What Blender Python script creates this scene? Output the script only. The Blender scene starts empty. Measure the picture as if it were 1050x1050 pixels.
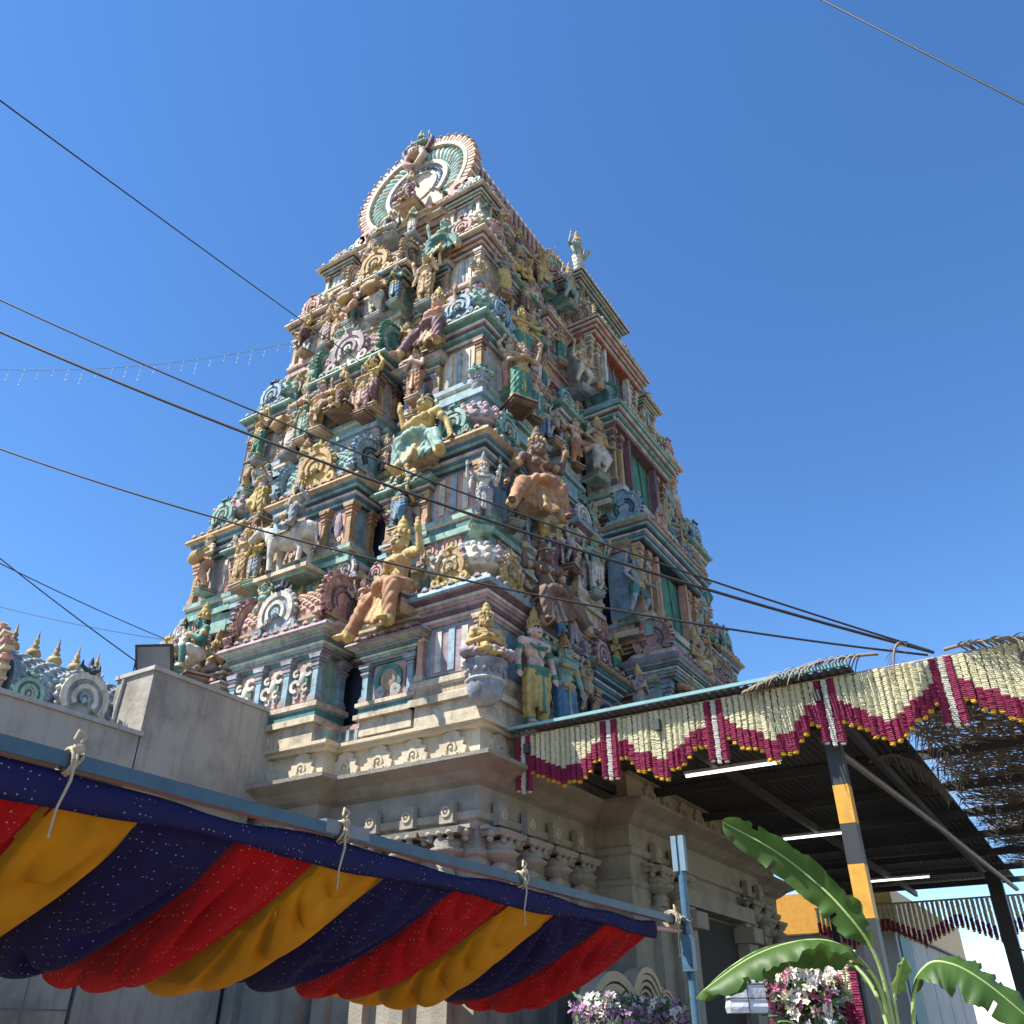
import bpy, math, random
import numpy as np
from mathutils import Vector, Matrix
PI = math.pi
rnd = random.Random(11)
scene = bpy.context.scene
COL = scene.collection
I4 = Matrix.Identity(4)

# ---------------------------------------------------------------- materials
_mats = {}
def nodes_of(m):
    m.use_nodes = True
    nt = m.node_tree
    return nt, nt.nodes, nt.links

def paint(name, col, rough=.75, dirt=.85, scale=3.6, bump=.25, metal=0.0, bscale=28, fade=.10, streak=.6):
    """weathered painted plaster / stone: colour broken by dust, fading and rain streaks"""
    if name in _mats: return _mats[name]
    m = bpy.data.materials.new(name); _mats[name] = m
    nt, N, L = nodes_of(m)
    b = N['Principled BSDF']; b.inputs['Roughness'].default_value = rough; b.inputs['Metallic'].default_value = metal
    geo = N.new('ShaderNodeNewGeometry')
    n1 = N.new('ShaderNodeTexNoise'); n1.inputs['Scale'].default_value = scale; n1.inputs['Detail'].default_value = 8; n1.inputs['Roughness'].default_value = .68
    L.new(geo.outputs['Position'], n1.inputs['Vector'])
    mp = N.new('ShaderNodeMapping'); mp.inputs['Scale'].default_value = (7, 7, .7)
    L.new(geo.outputs['Position'], mp.inputs['Vector'])
    n2 = N.new('ShaderNodeTexNoise'); n2.inputs['Scale'].default_value = 1.3; n2.inputs['Detail'].default_value = 6; n2.inputs['Roughness'].default_value = .6
    L.new(mp.outputs['Vector'], n2.inputs['Vector'])
    r1 = N.new('ShaderNodeValToRGB'); r1.color_ramp.elements[0].position = .44; r1.color_ramp.elements[1].position = .72
    r1.color_ramp.elements[0].color = (0, 0, 0, 1); r1.color_ramp.elements[1].color = (1, 1, 1, 1)
    L.new(n1.outputs['Fac'], r1.inputs['Fac'])
    r2 = N.new('ShaderNodeValToRGB'); r2.color_ramp.elements[0].position = .5; r2.color_ramp.elements[1].position = .75
    r2.color_ramp.elements[0].color = (0, 0, 0, 1); r2.color_ramp.elements[1].color = (1, 1, 1, 1)
    L.new(n2.outputs['Fac'], r2.inputs['Fac'])
    pale = tuple(min(1, c * .75 + .17) for c in col)
    dark = tuple(c * .24 + .010 for c in col)
    mx = N.new('ShaderNodeMix'); mx.data_type = 'RGBA'
    mx.inputs['A'].default_value = (*col, 1); mx.inputs['B'].default_value = (*pale, 1)
    mf = N.new('ShaderNodeMath'); mf.operation = 'MULTIPLY'; mf.inputs[1].default_value = fade
    L.new(n2.outputs['Fac'], mf.inputs[0]); L.new(mf.outputs[0], mx.inputs['Factor'])
    m2 = N.new('ShaderNodeMix'); m2.data_type = 'RGBA'; m2.inputs['B'].default_value = (*dark, 1)
    md = N.new('ShaderNodeMath'); md.operation = 'MULTIPLY'; md.inputs[1].default_value = dirt
    L.new(r1.outputs['Color'], md.inputs[0]); L.new(md.outputs[0], m2.inputs['Factor']); L.new(mx.outputs['Result'], m2.inputs['A'])
    m3 = N.new('ShaderNodeMix'); m3.data_type = 'RGBA'; m3.inputs['B'].default_value = (*[c * .55 for c in dark], 1)
    ms = N.new('ShaderNodeMath'); ms.operation = 'MULTIPLY'; ms.inputs[1].default_value = dirt * streak
    L.new(r2.outputs['Color'], ms.inputs[0]); L.new(ms.outputs[0], m3.inputs['Factor']); L.new(m2.outputs['Result'], m3.inputs['A'])
    L.new(m3.outputs['Result'], b.inputs['Base Color'])
    n3 = N.new('ShaderNodeTexNoise'); n3.inputs['Scale'].default_value = bscale; n3.inputs['Detail'].default_value = 5
    L.new(geo.outputs['Position'], n3.inputs['Vector'])
    bp = N.new('ShaderNodeBump'); bp.inputs['Strength'].default_value = bump; bp.inputs['Distance'].default_value = .03
    L.new(n3.outputs['Fac'], bp.inputs['Height']); L.new(bp.outputs['Normal'], b.inputs['Normal'])
    return m

PAL = dict(
    cream=(0.56, 0.47, 0.33), white=(0.58, 0.54, 0.46), pink=(0.5, 0.3, 0.26), salmon=(0.54, 0.3, 0.2), teal=(0.07, 0.2, 0.175),
    mint=(0.25, 0.4, 0.33), sky=(0.27, 0.4, 0.46), blue=(0.09, 0.19, 0.3), navy=(0.02, 0.04, 0.075), mauve=(0.17, 0.085, 0.1),
    lilac=(0.34, 0.27, 0.29), red=(0.33, 0.09, 0.06), ochre=(0.43, 0.28, 0.12), gold=(0.5, 0.34, 0.14), brown=(0.19, 0.11, 0.07),
    grey=(0.38, 0.37, 0.36), bluegrey=(0.29, 0.33, 0.36), green=(0.055, 0.22, 0.14), skin=(.56, .35, .22), black=(.025, .022, .02),
    yellow=(0.54, 0.39, 0.12), orange=(0.42, 0.2, 0.09), tan=(0.43, 0.31, 0.19), dusk=(.10, .10, .12), flesh=(.66, .45, .36),
    darkskin=(.15, .085, .06), palemint=(.42,.62,.55), palesky=(0.38, 0.5, 0.57), bright=(0.62, 0.53, 0.38))
def P(k):
    return paint('painted plaster ' + k, PAL[k])

def plain(name, col, rough=.5, metal=0.0, dirt=.25, scale=6, bump=.1, bscale=60, fade=.15, streak=.5):
    return paint(name, col, rough, dirt, scale, bump, metal, bscale, fade, streak)

# ---------------------------------------------------------------- mesh builder
class MB:
    def __init__(s):
        s.v = []; s.f = []; s.mi = []; s.sm = []; s.mats = []; s.M = I4
    def mat(s, m):
        if isinstance(m, str): m = P(m)
        if m not in s.mats: s.mats.append(m)
        return s.mats.index(m)
    def add(s, verts, faces, m, smooth=False, M=None):
        T = s.M if M is None else s.M @ M
        o = len(s.v); k = s.mat(m)
        s.v += [tuple(T @ Vector(p)) for p in verts]
        s.f += [tuple(i + o for i in f) for f in faces]
        s.mi += [k] * len(faces); s.sm += [smooth] * len(faces)
    def box(s, c, d, m, rot=None, taper=0):
        x, y, z = d[0] / 2, d[1] / 2, d[2] / 2
        t = 1 - taper
        vs = [(-x, -y, -z), (x, -y, -z), (x, y, -z), (-x, y, -z), (-x * t, -y * t, z), (x * t, -y * t, z), (x * t, y * t, z), (-x * t, y * t, z)]
        fs = [(0, 3, 2, 1), (4, 5, 6, 7), (0, 1, 5, 4), (1, 2, 6, 5), (2, 3, 7, 6), (3, 0, 4, 7)]
        M = Matrix.Translation(c)
        if rot is not None: M = M @ rot
        s.add(vs, fs, m, False, M)
    def rings(s, rings, m, cap0=True, cap1=True, smooth=False, M=None, closed=True):
        """rings: lists of points; m one material or a list, one per band"""
        n = len(rings[0]); vs = [p for r in rings for p in r]
        ms = m if isinstance(m, list) else None
        nn = n if closed else n - 1
        T = M
        for i in range(len(rings) - 1) if ms else [None]:
            rng = [i] if ms else range(len(rings) - 1)
            fs = []
            for a in rng:
                for j in range(nn):
                    k = (j + 1) % n
                    fs.append((a * n + j, a * n + k, (a + 1) * n + k, (a + 1) * n + j))
            if ms:
                sub = vs[i * n:(i + 2) * n]
                s.add(sub, [tuple(q - i * n for q in f) for f in fs], ms[i], smooth, T)
            else:
                s.add(vs, fs, m, smooth, T)
        if closed and cap0: s.add(rings[0], [tuple(range(n - 1, -1, -1))], ms[0] if ms else m, False, T)
        if closed and cap1: s.add(rings[-1], [tuple(range(n))], ms[-1] if ms else m, False, T)
    def lathe(s, prof, m, seg=16, M=None, smooth=True, flute=0, nfl=0):
        rg = []
        for r, z in prof:
            rg.append([((r * (1 + flute * math.cos(nfl * a))) * math.cos(a), (r * (1 + flute * math.cos(nfl * a))) * math.sin(a), z)
                       for a in [2 * PI * j / seg for j in range(seg)]])
        s.rings(rg, m, True, True, smooth, M)
    def tube(s, pts, rad, m, seg=8, smooth=True, M=None, flat=1.0):
        pts = [Vector(p) for p in pts]
        if not isinstance(rad, (list, tuple)): rad = [rad] * len(pts)
        rg = []; up = None
        for i, p in enumerate(pts):
            t = (pts[min(i + 1, len(pts) - 1)] - pts[max(i - 1, 0)])
            if t.length < 1e-9: t = Vector((0, 0, 1))
            t.normalize()
            if up is None:
                up = Vector((0, 0, 1)) if abs(t.z) < .9 else Vector((1, 0, 0))
            a = t.cross(up).normalized(); up = a.cross(t).normalized()
            rg.append([tuple(p + (a * math.cos(q) + up * math.sin(q) * flat) * rad[i]) for q in [2 * PI * j / seg for j in range(seg)]])
        s.rings([list(reversed(r)) for r in rg], m, True, True, smooth, M)
    def ell(s, c, r, m, seg=12, rg=8, M=None, rot=None):
        vs = [(0, 0, -1)]
        for i in range(1, rg):
            ph = -PI / 2 + PI * i / rg
            vs += [(math.cos(ph) * math.cos(2 * PI * j / seg), math.cos(ph) * math.sin(2 * PI * j / seg), math.sin(ph)) for j in range(seg)]
        vs.append((0, 0, 1)); fs = []
        for j in range(seg):
            k = (j + 1) % seg
            fs.append((0, 1 + k, 1 + j))
            for i in range(rg - 2):
                a = 1 + i * seg
                fs.append((a + j, a + k, a + seg + k, a + seg + j))
            a = 1 + (rg - 2) * seg
            fs.append((a + j, a + k, len(vs) - 1))
        T = Matrix.Translation(c)
        if rot is not None: T = T @ rot
        T = T @ Matrix.Diagonal((*r, 1))
        if M is not None: T = M @ T
        s.add(vs, fs, m, True, T)
    def prism(s, out, y0, y1, m, M=None, smooth=False):
        """outline in x,z (counter-clockwise seen from -Y) from depth y0 (front) to y1 (back)"""
        n = len(out)
        vs = [(x, y0, z) for x, z in out] + [(x, y1, z) for x, z in out]
        fs = [tuple(range(n)), tuple(range(2 * n - 1, n - 1, -1))] + [(j, j + n, (j + 1) % n + n, (j + 1) % n) for j in range(n)]
        s.add(vs, fs, m, smooth, M)
    def band(s, cx, cz, r0, r1, a0, a1, y0, y1, m, n=24, sz=1.0, M=None):
        """flat arched band between radii r0 and r1, in x,z"""
        vs = []; fs = []
        for i in range(n + 1):
            a = a0 + (a1 - a0) * i / n; c, q = math.cos(a), math.sin(a)
            for r in (r0, r1):
                for y in (y0, y1): vs.append((cx + r * c, y, cz + r * q * sz))
        for i in range(n):
            a = i * 4; b = a + 4
            fs += [(a, b, b + 2, a + 2), (a + 1, a + 3, b + 3, b + 1), (a + 2, b + 2, b + 3, a + 3), (a, a + 1, b + 1, b)]
        fs += [(0, 2, 3, 1), (n * 4, n * 4 + 1, n * 4 + 3, n * 4 + 2)]
        s.add(vs, fs, m, False, M)
    def outline(s, pts, prof):
        """loft a rectilinear outline (CCW seen from above) through (z, offset, material-to-next)"""
        n = len(pts); nor = []
        for i in range(n):
            a = Vector(pts[i]); b = Vector(pts[(i + 1) % n]); e = (b - a).normalized(); nor.append(Vector((e.y, -e.x)))
        rg = []
        for z, off, _ in prof:
            r = []
            for i in range(n):
                q = Vector(pts[i]) + (nor[i - 1] + nor[i]) * off
                r.append((q.x, q.y, z))
            rg.append(r)
        s.rings(rg, [p[2] for p in prof[:-1]])
    def mesh(s, name):
        me = bpy.data.meshes.new(name); me.from_pydata(s.v, [], s.f)
        for m in s.mats: me.materials.append(m)
        me.polygons.foreach_set('material_index', s.mi); me.polygons.foreach_set('use_smooth', s.sm)
        me.update(); return me
    def obj(s, name, parent=None, M=None):
        return link(name, s.mesh(name), parent, M)

def link(name, data, parent=None, M=None, mats=None):
    o = bpy.data.objects.new(name, data); COL.objects.link(o)
    if parent is not None: o.parent = parent
    if M is not None: o.matrix_basis = M
    if mats:
        for i, m in enumerate(mats):
            if m is None or i >= len(o.material_slots): continue
            o.material_slots[i].link = 'OBJECT'; o.material_slots[i].material = P(m) if isinstance(m, str) else m
    return o
def tag(o, label, cat, group=None, kind=None):
    o['label'] = label; o['category'] = cat
    if group: o['group'] = group
    if kind: o['kind'] = kind
    return o
def thing(name, label, cat, loc=(0, 0, 0), rz=0, group=None):
    o = link(name, None); o.location = loc; o.rotation_euler = (0, 0, rz)
    return tag(o, label, cat, group)
def T(x, y, z, rz=0, sc=1):
    s3 = sc if isinstance(sc, tuple) else (sc, sc, sc)
    return Matrix.Translation((x, y, z)) @ Matrix.Rotation(rz, 4, 'Z') @ Matrix.Diagonal((*s3, 1))

# ---------------------------------------------------------------- camera, sky, sun
cam = bpy.data.cameras.new('camera'); camo = bpy.data.objects.new('camera', cam); COL.objects.link(camo)
cam.sensor_width = 36; cam.lens = 36 * 880 / 1050; cam.clip_end = 3000; cam.clip_start = .05
th = math.atan(545 / 880)
camo.location = (7.8, -11.4, 1.6); camo.rotation_euler = (PI / 2 + th, 0, math.radians(32.1))
scene.camera = camo
SUN = Vector((-.85, -1.02, 2.0)).normalized()
w = bpy.data.worlds.new('World'); scene.world = w; w.use_nodes = True
sky = w.node_tree.nodes.new('ShaderNodeTexSky'); sky.sky_type = 'NISHITA'; sky.sun_disc = False
sky.sun_elevation = math.asin(SUN.z); sky.sun_rotation = math.atan2(SUN.x, SUN.y)
sky.air_density = .95; sky.dust_density = .05; sky.ozone_density = 2.0; sky.altitude = 900
bg = w.node_tree.nodes['Background']; bg.inputs['Strength'].default_value = .128
hs = w.node_tree.nodes.new('ShaderNodeHueSaturation'); hs.inputs['Hue'].default_value = .503; hs.inputs['Saturation'].default_value = 1.22; hs.inputs['Value'].default_value = 1.0
w.node_tree.links.new(sky.outputs[0], hs.inputs['Color']); w.node_tree.links.new(hs.outputs[0], bg.inputs['Color'])
sl = bpy.data.lights.new('sun', 'SUN'); sl.energy = 5.0; sl.angle = math.radians(.5); sl.color = (1, .95, .86)
so = bpy.data.objects.new('sun', sl); COL.objects.link(so); so.rotation_euler = SUN.to_track_quat('Z', 'Y').to_euler()
so.location = (-20, -20, 40)
scene.view_settings.view_transform = 'Standard'; scene.view_settings.look = 'None'; scene.view_settings.exposure = 1.0
scene.cycles.max_bounces = 6; scene.cycles.diffuse_bounces = 2; scene.cycles.transparent_max_bounces = 8
scene.cycles.use_denoising = True
# ---------------------------------------------------------------- painted plaster figures
def prim_mesh(prims, seg=14):
    b = MB(); b.mats = [None]
    for p in prims:
        if p[0] == 'c':
            _, a, c, ra, rb, _m = p
            a = Vector(a); c = Vector(c)
            b.ell(a, (ra,) * 3, None, seg, 8); b.ell(c, (rb,) * 3, None, seg, 8)
            if (a - c).length > 1e-4: b.tube([a, c], [ra * .995, rb * .995], None, seg)
        else:
            b.ell(p[1], p[2], None, 16, 12)
    me = bpy.data.meshes.new('tmp'); me.from_pydata(b.v, [], b.f); me.update()
    return me
def dist(p, V):
    if p[0] == 'c':
        a = np.array(p[1]); d = np.array(p[2]) - a; L2 = max(1e-9, d @ d)
        t = np.clip(((V - a) @ d) / L2, 0, 1)
        return np.linalg.norm(V - a - t[:, None] * d, axis=1) - (p[3] + (p[4] - p[3]) * t)
    r = np.array(p[2]); q = (V - np.array(p[1])) / r
    return (np.linalg.norm(q, axis=1) - 1) * r.min()
def sculpt(name, prims, mats, voxel=.011, smooth=2, fold=0.0, ffreq=60):
    """one continuous skin round all the limbs; each paint goes to the limb nearest the face"""
    me = prim_mesh(prims)
    o = bpy.data.objects.new('tmp', me); COL.objects.link(o)
    m = o.modifiers.new('r', 'REMESH'); m.mode = 'VOXEL'; m.voxel_size = voxel
    if smooth:
        q = o.modifiers.new('s', 'SMOOTH'); q.factor = .5; q.iterations = smooth
    dg = bpy.context.evaluated_depsgraph_get(); dg.update()
    out = bpy.data.meshes.new_from_object(o.evaluated_get(dg)); out.name = name
    bpy.data.objects.remove(o); bpy.data.meshes.remove(me)
    nv = len(out.vertices); V = np.empty(nv * 3, np.float32); out.vertices.foreach_get('co', V); V = V.reshape(-1, 3)
    if fold:
        n = np.empty(nv * 3, np.float32); out.vertices.foreach_get('normal', n); n = n.reshape(-1, 3)
        ph = V[:, 2] * ffreq + 14 * np.abs(V[:, 0]) + 6 * np.sin(V[:, 0] * 22)
        ang = np.arctan2(V[:, 1], V[:, 0]) * 13
        V = V + n * (fold * (.6 * np.sin(ph) + .6 * np.sin(ang)))[:, None]
        out.vertices.foreach_set('co', V.astype(np.float32).ravel())
    nf = len(out.polygons); C = np.empty(nf * 3, np.float32); out.polygons.foreach_get('center', C); C = C.reshape(-1, 3)
    D = np.stack([dist(p, C) for p in prims]); mi = np.array([p[-1] for p in prims])[D.argmin(0)]
    out.materials.clear()
    for k in mats: out.materials.append(P(k))
    out.polygons.foreach_set('material_index', mi.astype(np.int32)); out.polygons.foreach_set('use_smooth', np.ones(nf, bool))
    out.update(); return out

ARM = dict(  # elbow, wrist, finger direction for the +x arm
    down=((.20, .0, .645), (.215, -.04, .50), (0, -.2, -1)), hip=((.27, .02, .66), (.15, -.05, .56), (-.8, -.3, -.4)),
    up=((.25, -.02, .76), (.27, -.08, .95), (0, -.1, 1)), bless=((.21, .0, .65), (.21, -.15, .76), (0, -.25, 1)),
    pray=((.18, -.06, .65), (.02, -.145, .74), (-.1, -.15, 1)), lift=((.22, -.02, .92), (.12, -.02, 1.09), (-.3, 0, .9)),
    out=((.29, -.01, .76), (.43, -.05, .83), (.7, -.1, .6)), mace=((.22, -.02, .64), (.235, -.15, .55), (0, -.6, -.6)),
    lap=((.20, -.02, .64), (.09, -.17, .56), (-.8, -.4, -.1)), chest=((.2, -.03, .64), (.05, -.15, .68), (-.8, -.3, .2)),
    lean=((.24, .05, .66), (.30, .03, .49), (.3, -.3, -.7)))
LEG = dict(  # knee, ankle, toe for the +x leg, relative to a standing figure
    stand=((.075, -.02, .28), (.075, .0, .05), (.095, -.105, .022)), bent=((.12, -.09, .29), (.07, .02, .06), (.13, -.07, .022)),
    raise_=((.22, -.13, .44), (.06, -.16, .27), (.02, -.25, .24)), wide=((.17, -.06, .29), (.21, .0, .05), (.29, -.07, .022)),
    cross=((.25, -.12, .075), (-.05, -.22, .06), (-.15, -.25, .05)), pend=((.12, -.18, .17), (.13, -.20, -.12), (.15, -.30, -.15)),
    fold=((.25, -.15, .10), (.02, -.22, .05), (-.08, -.25, .03)), kneel=((.10, -.19, .06), (.10, .10, .05), (.1, .2, .03)),
    kneeup=((.11, -.21, .30), (.11, -.19, .05), (.12, -.29, .022)), slant=((.23, -.12, .15), (.36, -.17, -.11), (.44, -.26, -.15)))

def figure(kind, armL='down', armR='bless', legL='stand', legR='stand', low=0.52, female=False, garment='dhoti', crown='kirita',
           arms4=False, hip=0.0, belly=0.0, beard=False, hair=True, hold=None, big=1.0, extra=None, turn=0.0):
    """returns the children (name, mesh) of a figure 1 unit tall standing; its base sits at z = 0"""
    dz = low - .52
    u = lambda p, k=0: (p[0] + k, p[1], p[2] + dz)
    pr = []
    c = lambda a, b, ra, rb, m=0: pr.append(('c', a, b, ra, rb, m))
    e = lambda p, r, m=0: pr.append(('e', p, r, m))
    hx = hip
    e(u((hx, 0, .52)), (.112, .082, .085)); e(u((hx * .3, -.008 - belly * .3, .615)), (.088 + belly, .068 + belly, .09 + belly * .6))
    e(u((0, 0, .735)), (.118, .078, .105)); c(u((-.10, 0, .80)), u((.10, 0, .80)), .05, .05)
    if female:
        for sx in (-1, 1): e(u((sx * .055, -.075, .735)), (.046, .044, .046))
    else:
        for sx in (-1, 1): e(u((sx * .055, -.05, .755)), (.055, .035, .042))
    hd = Vector(u((0, -.012, .925))); B = big
    c(u((0, 0, .83)), u((0, -.004, .89)), .04, .036)
    e(tuple(hd), (.058 * B, .068 * B, .076 * B))
    hp = lambda x, y, z: (hd.x + x * B, hd.y + y * B, hd.z + z * B)
    e(hp(0, -.045, -.045), (.038 * B, .03 * B, .033 * B)); c(hp(0, -.066, .014), hp(0, -.082, -.018), .010 * B, .015 * B)
    for sx in (-1, 1):
        c(hp(sx * .01, -.065, .024), hp(sx * .042, -.054, .02), .010 * B, .008 * B, 2)
        e(hp(sx * .025, -.063, .006), (.0135 * B, .009 * B, .0075 * B), 3); e(hp(sx * .025, -.071, .006), (.0062 * B, .005 * B, .0068 * B), 2)
        e(hp(sx * .061, .0, -.008), (.012 * B, .02 * B, .03 * B)); e(hp(sx * .064, -.004, -.045), (.013 * B,) * 3, 1)
        e(hp(sx * .03, -.048, -.02), (.018 * B,) * 3)
    c(hp(-.016, -.07, -.036), hp(.016, -.07, -.036), .0075 * B, .0075 * B, 4)
    if beard: e(hp(0, -.045, -.075), (.04 * B, .032 * B, .055 * B), 2); c(hp(-.03, -.073, -.027), hp(.03, -.073, -.027), .008, .008, 2)
    if hair:
        e(hp(0, .022, .014), (.063 * B, .058 * B, .074 * B), 2)
        for sx in (-1, 1): c(hp(sx * .048, .03, -.01), u((sx * .085, .035, .80)), .03, .028, 2)
        if female: c(hp(0, .05, 0), u((0, .08, .62)), .05, .03, 2)
    # ornaments: necklaces, girdle, armlets
    for (rr, zz, yy, th_) in ((.062, .832, -.01, .012), (.085, .79, -.03, .013)):
        pts = [(rr * math.cos(a), yy + rr * .9 * math.sin(a), zz - .03 * (1 - math.sin(a)) * .9) for a in [2 * PI * i / 10 for i in range(10)]]
        for i in range(10): c(u(pts[i]), u(pts[(i + 1) % 10]), th_, th_, 1)
    c(u((-.06, -.075, .76)), u((.075, -.07, .60)), .008, .008, 1)
    for sx in (-1, 1):
        c(u((sx * .02, -.1, .54)), u((sx * .105, -.04, .55)), .018, .018, 1)
    e(u((0, -.1, .53)), (.028, .016, .026), 1)
    for q in range(9):
        a = PI * (.12 + .76 * q / 8); e(u((.10 * math.cos(a + PI), -.072 - .02 * math.sin(a), .775 - .05 * math.sin(a))), (.014, .012, .016), 1)
    for q in range(11):
        a = PI * (.05 + .9 * q / 10); e(u((hx + .122 * math.cos(a + PI), -.085 * math.sin(a) - .012, .50 - .02 * math.sin(a))), (.013, .012, .02), 1)
    wr = {}
    def arm(side, name, sh, k=1.0):
        el, wp, fd = ARM[name]
        S = u((side * sh[0], sh[1], sh[2])); E_ = u((side * el[0], el[1] + sh[1], el[2])); W_ = u((side * wp[0], wp[1] + sh[1], wp[2]))
        e(S, (.052 * k, .05 * k, .05 * k)); c(S, E_, .042 * k, .035 * k); c(E_, W_, .036 * k, .024 * k)
        mid = tuple(S[i] * .55 + E_[i] * .45 for i in range(3)); c(mid, tuple(mid[i] + (E_[i] - S[i]) * .06 for i in range(3)), .046 * k, .046 * k, 1)
        wb = tuple(W_[i] * .9 + E_[i] * .1 for i in range(3)); c(wb, W_, .031 * k, .031 * k, 1)
        f = Vector((side * fd[0], fd[1], fd[2])).normalized(); ax = f.cross(Vector((0, 1, 0.15)))
        ax = ax.normalized() if ax.length > .1 else Vector((1, 0, 0))
        Wv = Vector(W_); pc = Wv + f * .035; c(tuple(Wv), tuple(pc), .022 * k, .026 * k)
        fwd = Vector((0, -1, 0))
        for q, ln in ((-1.5, .042), (-.5, .052), (.5, .05), (1.5, .038)):
            r0 = pc + ax * q * .014; r1 = r0 + f * ln * .55; r2 = r1 + (f + fwd * .5).normalized() * ln * .5
            c(tuple(r0), tuple(r1), .0088, .0085); c(tuple(r1), tuple(r2), .0085, .007)
        t0 = Wv + f * .015; sg = -1 if ax.x * side > 0 else 1
        c(tuple(t0), tuple(t0 + (ax * sg * .9 + f * .5).normalized() * .05), .011, .009)
        wr[(side, k)] = (Wv, pc)
    arm(-1, armL, (.145, 0, .80)); arm(1, armR, (.145, 0, .80))
    if arms4: arm(-1, 'up', (.13, .045, .79), .9); arm(1, 'up', (.13, .045, .79), .9)
    legs = []
    for side, nm in ((-1, legL), (1, legR)):
        kn, an, to = LEG[nm]
        sit = nm in ('cross', 'pend', 'fold', 'kneel', 'kneeup', 'slant')
        g = lambda p: (side * p[0] + (hx * .6 if not sit and nm != 'stand' else (hx * .3 if nm == 'stand' else 0)), p[1], p[2])
        H = u((side * .062 + hx, 0, .50)); K = g(kn); A = g(an); Tt = g(to)
        if nm == 'cross' and side == 1: A = (A[0], A[1] - .02, A[2] + .035)
        legs.append((H, K, A, Tt, nm))
        c(H, K, .076, .05); c(K, A, .05, .032); c(A, tuple(A[i] * .35 + Tt[i] * .65 for i in range(3)), .034, .03)
        Av, Tv = Vector(A), Vector(Tt); f = (Tv - Av); f.z = 0; f = f.normalized() if f.length > .01 else Vector((0, -1, 0)); ax = Vector((-f.y, f.x, 0))
        for q in (-1.6, -.8, 0, .8, 1.6):
            r = Av * .35 + Tv * .65 + ax * q * .015; c(tuple(r), tuple(r + f * (.04 - abs(q) * .006)), .0105, .009)
        c(tuple(Av + Vector((0, 0, .02))), tuple(Av + Vector((0, 0, .03))), .042, .042, 1)
    kids = [('body', sculpt('figure_body', pr, ['skin', 'gold', 'black', 'white', 'red'], voxel=.009, smooth=1))]
    # ---- garment
    g_ = []; cc = lambda a, b, ra, rb, m=0: g_.append(('c', a, b, ra, rb, m))
    g_.append(('e', u((hx, -.002, .50)), (.122, .094, .075), 0))
    end = dict(dhoti=.93, skirt=1.0, shorts=.0, sari=1.0)[garment]
    for H, K, A, Tt, nm in legs:
        if garment == 'shorts':
            cc(H, tuple(H[i] * .25 + K[i] * .75 for i in range(3)), .088, .07)
        else:
            cc(H, K, .089, .07 if garment != 'skirt' else .085); E2 = tuple(K[i] * (1 - end) + A[i] * end for i in range(3))
            cc(K, E2, .068 if garment != 'skirt' else .08, .052 if garment != 'skirt' else .082)
            cc(E2, tuple(E2[i] + (A[i] - K[i]) * .03 for i in range(3)), .056 if garment != 'skirt' else .086, .056 if garment != 'skirt' else .086, 1)
    if garment in ('skirt', 'sari') and legs[0][4] in ('stand', 'bent') and legs[1][4] in ('stand', 'bent'):
        cc((hx, 0, .46), (hx * .4, 0, .08), .10, .095)
    if garment != 'shorts':
        L0, L1 = legs
        if legs[0][4] in ('stand', 'bent', 'wide', 'raise_'):
            for q in (-1, 0, 1): cc((hx + q * .012, -.085, .50), (hx * .5 + q * .034, -.10, .14), .016, .02, 1 if q == 0 else 0)
        elif legs[0][4] in ('pend', 'slant') or legs[1][4] in ('pend', 'slant'):
            for q in (-2, -1, 0, 1, 2): cc((q * .016, -.09, low - .03), (q * .034 - .01, -.22, -.12 + abs(q) * .015), .026, .022, 0 if q % 2 else 1)
    if low > .2 and low < .29 and garment == 'sari':
        g_.append(('e', (0, -.08, low - .02), (.175, .15, .075), 0)); k0 = Vector(legs[0][1]); k1 = Vector(legs[1][1])
        for q in range(5):
            p = k0.lerp(k1, .12 + .19 * q); cc((p.x * .8, p.y + .05, p.z + .01), (p.x * 1.05, p.y + .0, p.z - .22 + .02 * abs(q - 2)), .045, .03, 1 if q == 2 else 0)
    # sash round the hips
    pts = [(hx + .125 * math.cos(a), .098 * math.sin(a), .53 + .02 * math.cos(2 * a)) for a in [2 * PI * i / 12 for i in range(12)]]
    for i in range(12): cc(u(pts[i]), u(pts[(i + 1) % 12]), .02, .02, 1)
    kids.append(('garment', sculpt('figure_garment', g_, ['orange', 'gold'], voxel=.0125, smooth=1, fold=.0075)))
    # ---- crown
    b = MB(); top = hp(0, .008, .05); MT = Matrix.Translation(top) @ Matrix.Diagonal((B, B, B, 1))
    if crown == 'kirita':
        b.lathe([(.063, -.035), (.072, -.02), (.072, 0), (.06, .008), (.062, .03), (.05, .05), (.055, .058), (.046, .085), (.036, .11), (.04, .117), (.026, .14), (.012, .155), (.014, .168), (.003, .185)], 'yellow', 14, MT)
        for i in range(7):
            a = PI + PI * i / 6; b.ell((.068 * math.cos(a), .068 * math.sin(a), .018), (.016, .012, .026), 'gold', 6, 5, MT)
    elif crown == 'tall':
        b.lathe([(.062, -.035), (.074, -.015), (.07, .01), (.056, .02), (.06, .06), (.046, .09), (.052, .1), (.04, .15), (.044, .158), (.03, .2), (.033, .207), (.012, .25), (.003, .27)], 'gold', 14, MT)
        for i in range(7):
            a = PI + PI * i / 6; b.ell((.068 * math.cos(a), .068 * math.sin(a), .02), (.016, .012, .034), 'yellow', 6, 5, MT)
    elif crown == 'bun':
        b.ell((0, .03, .045), (.046, .046, .05), 'black', 10, 8, MT); b.tube([(.06 * math.cos(a), .062 * math.sin(a), -.01) for a in [2 * PI * i / 14 for i in range(15)]], .01, 'gold', 6, M=MT)
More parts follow.
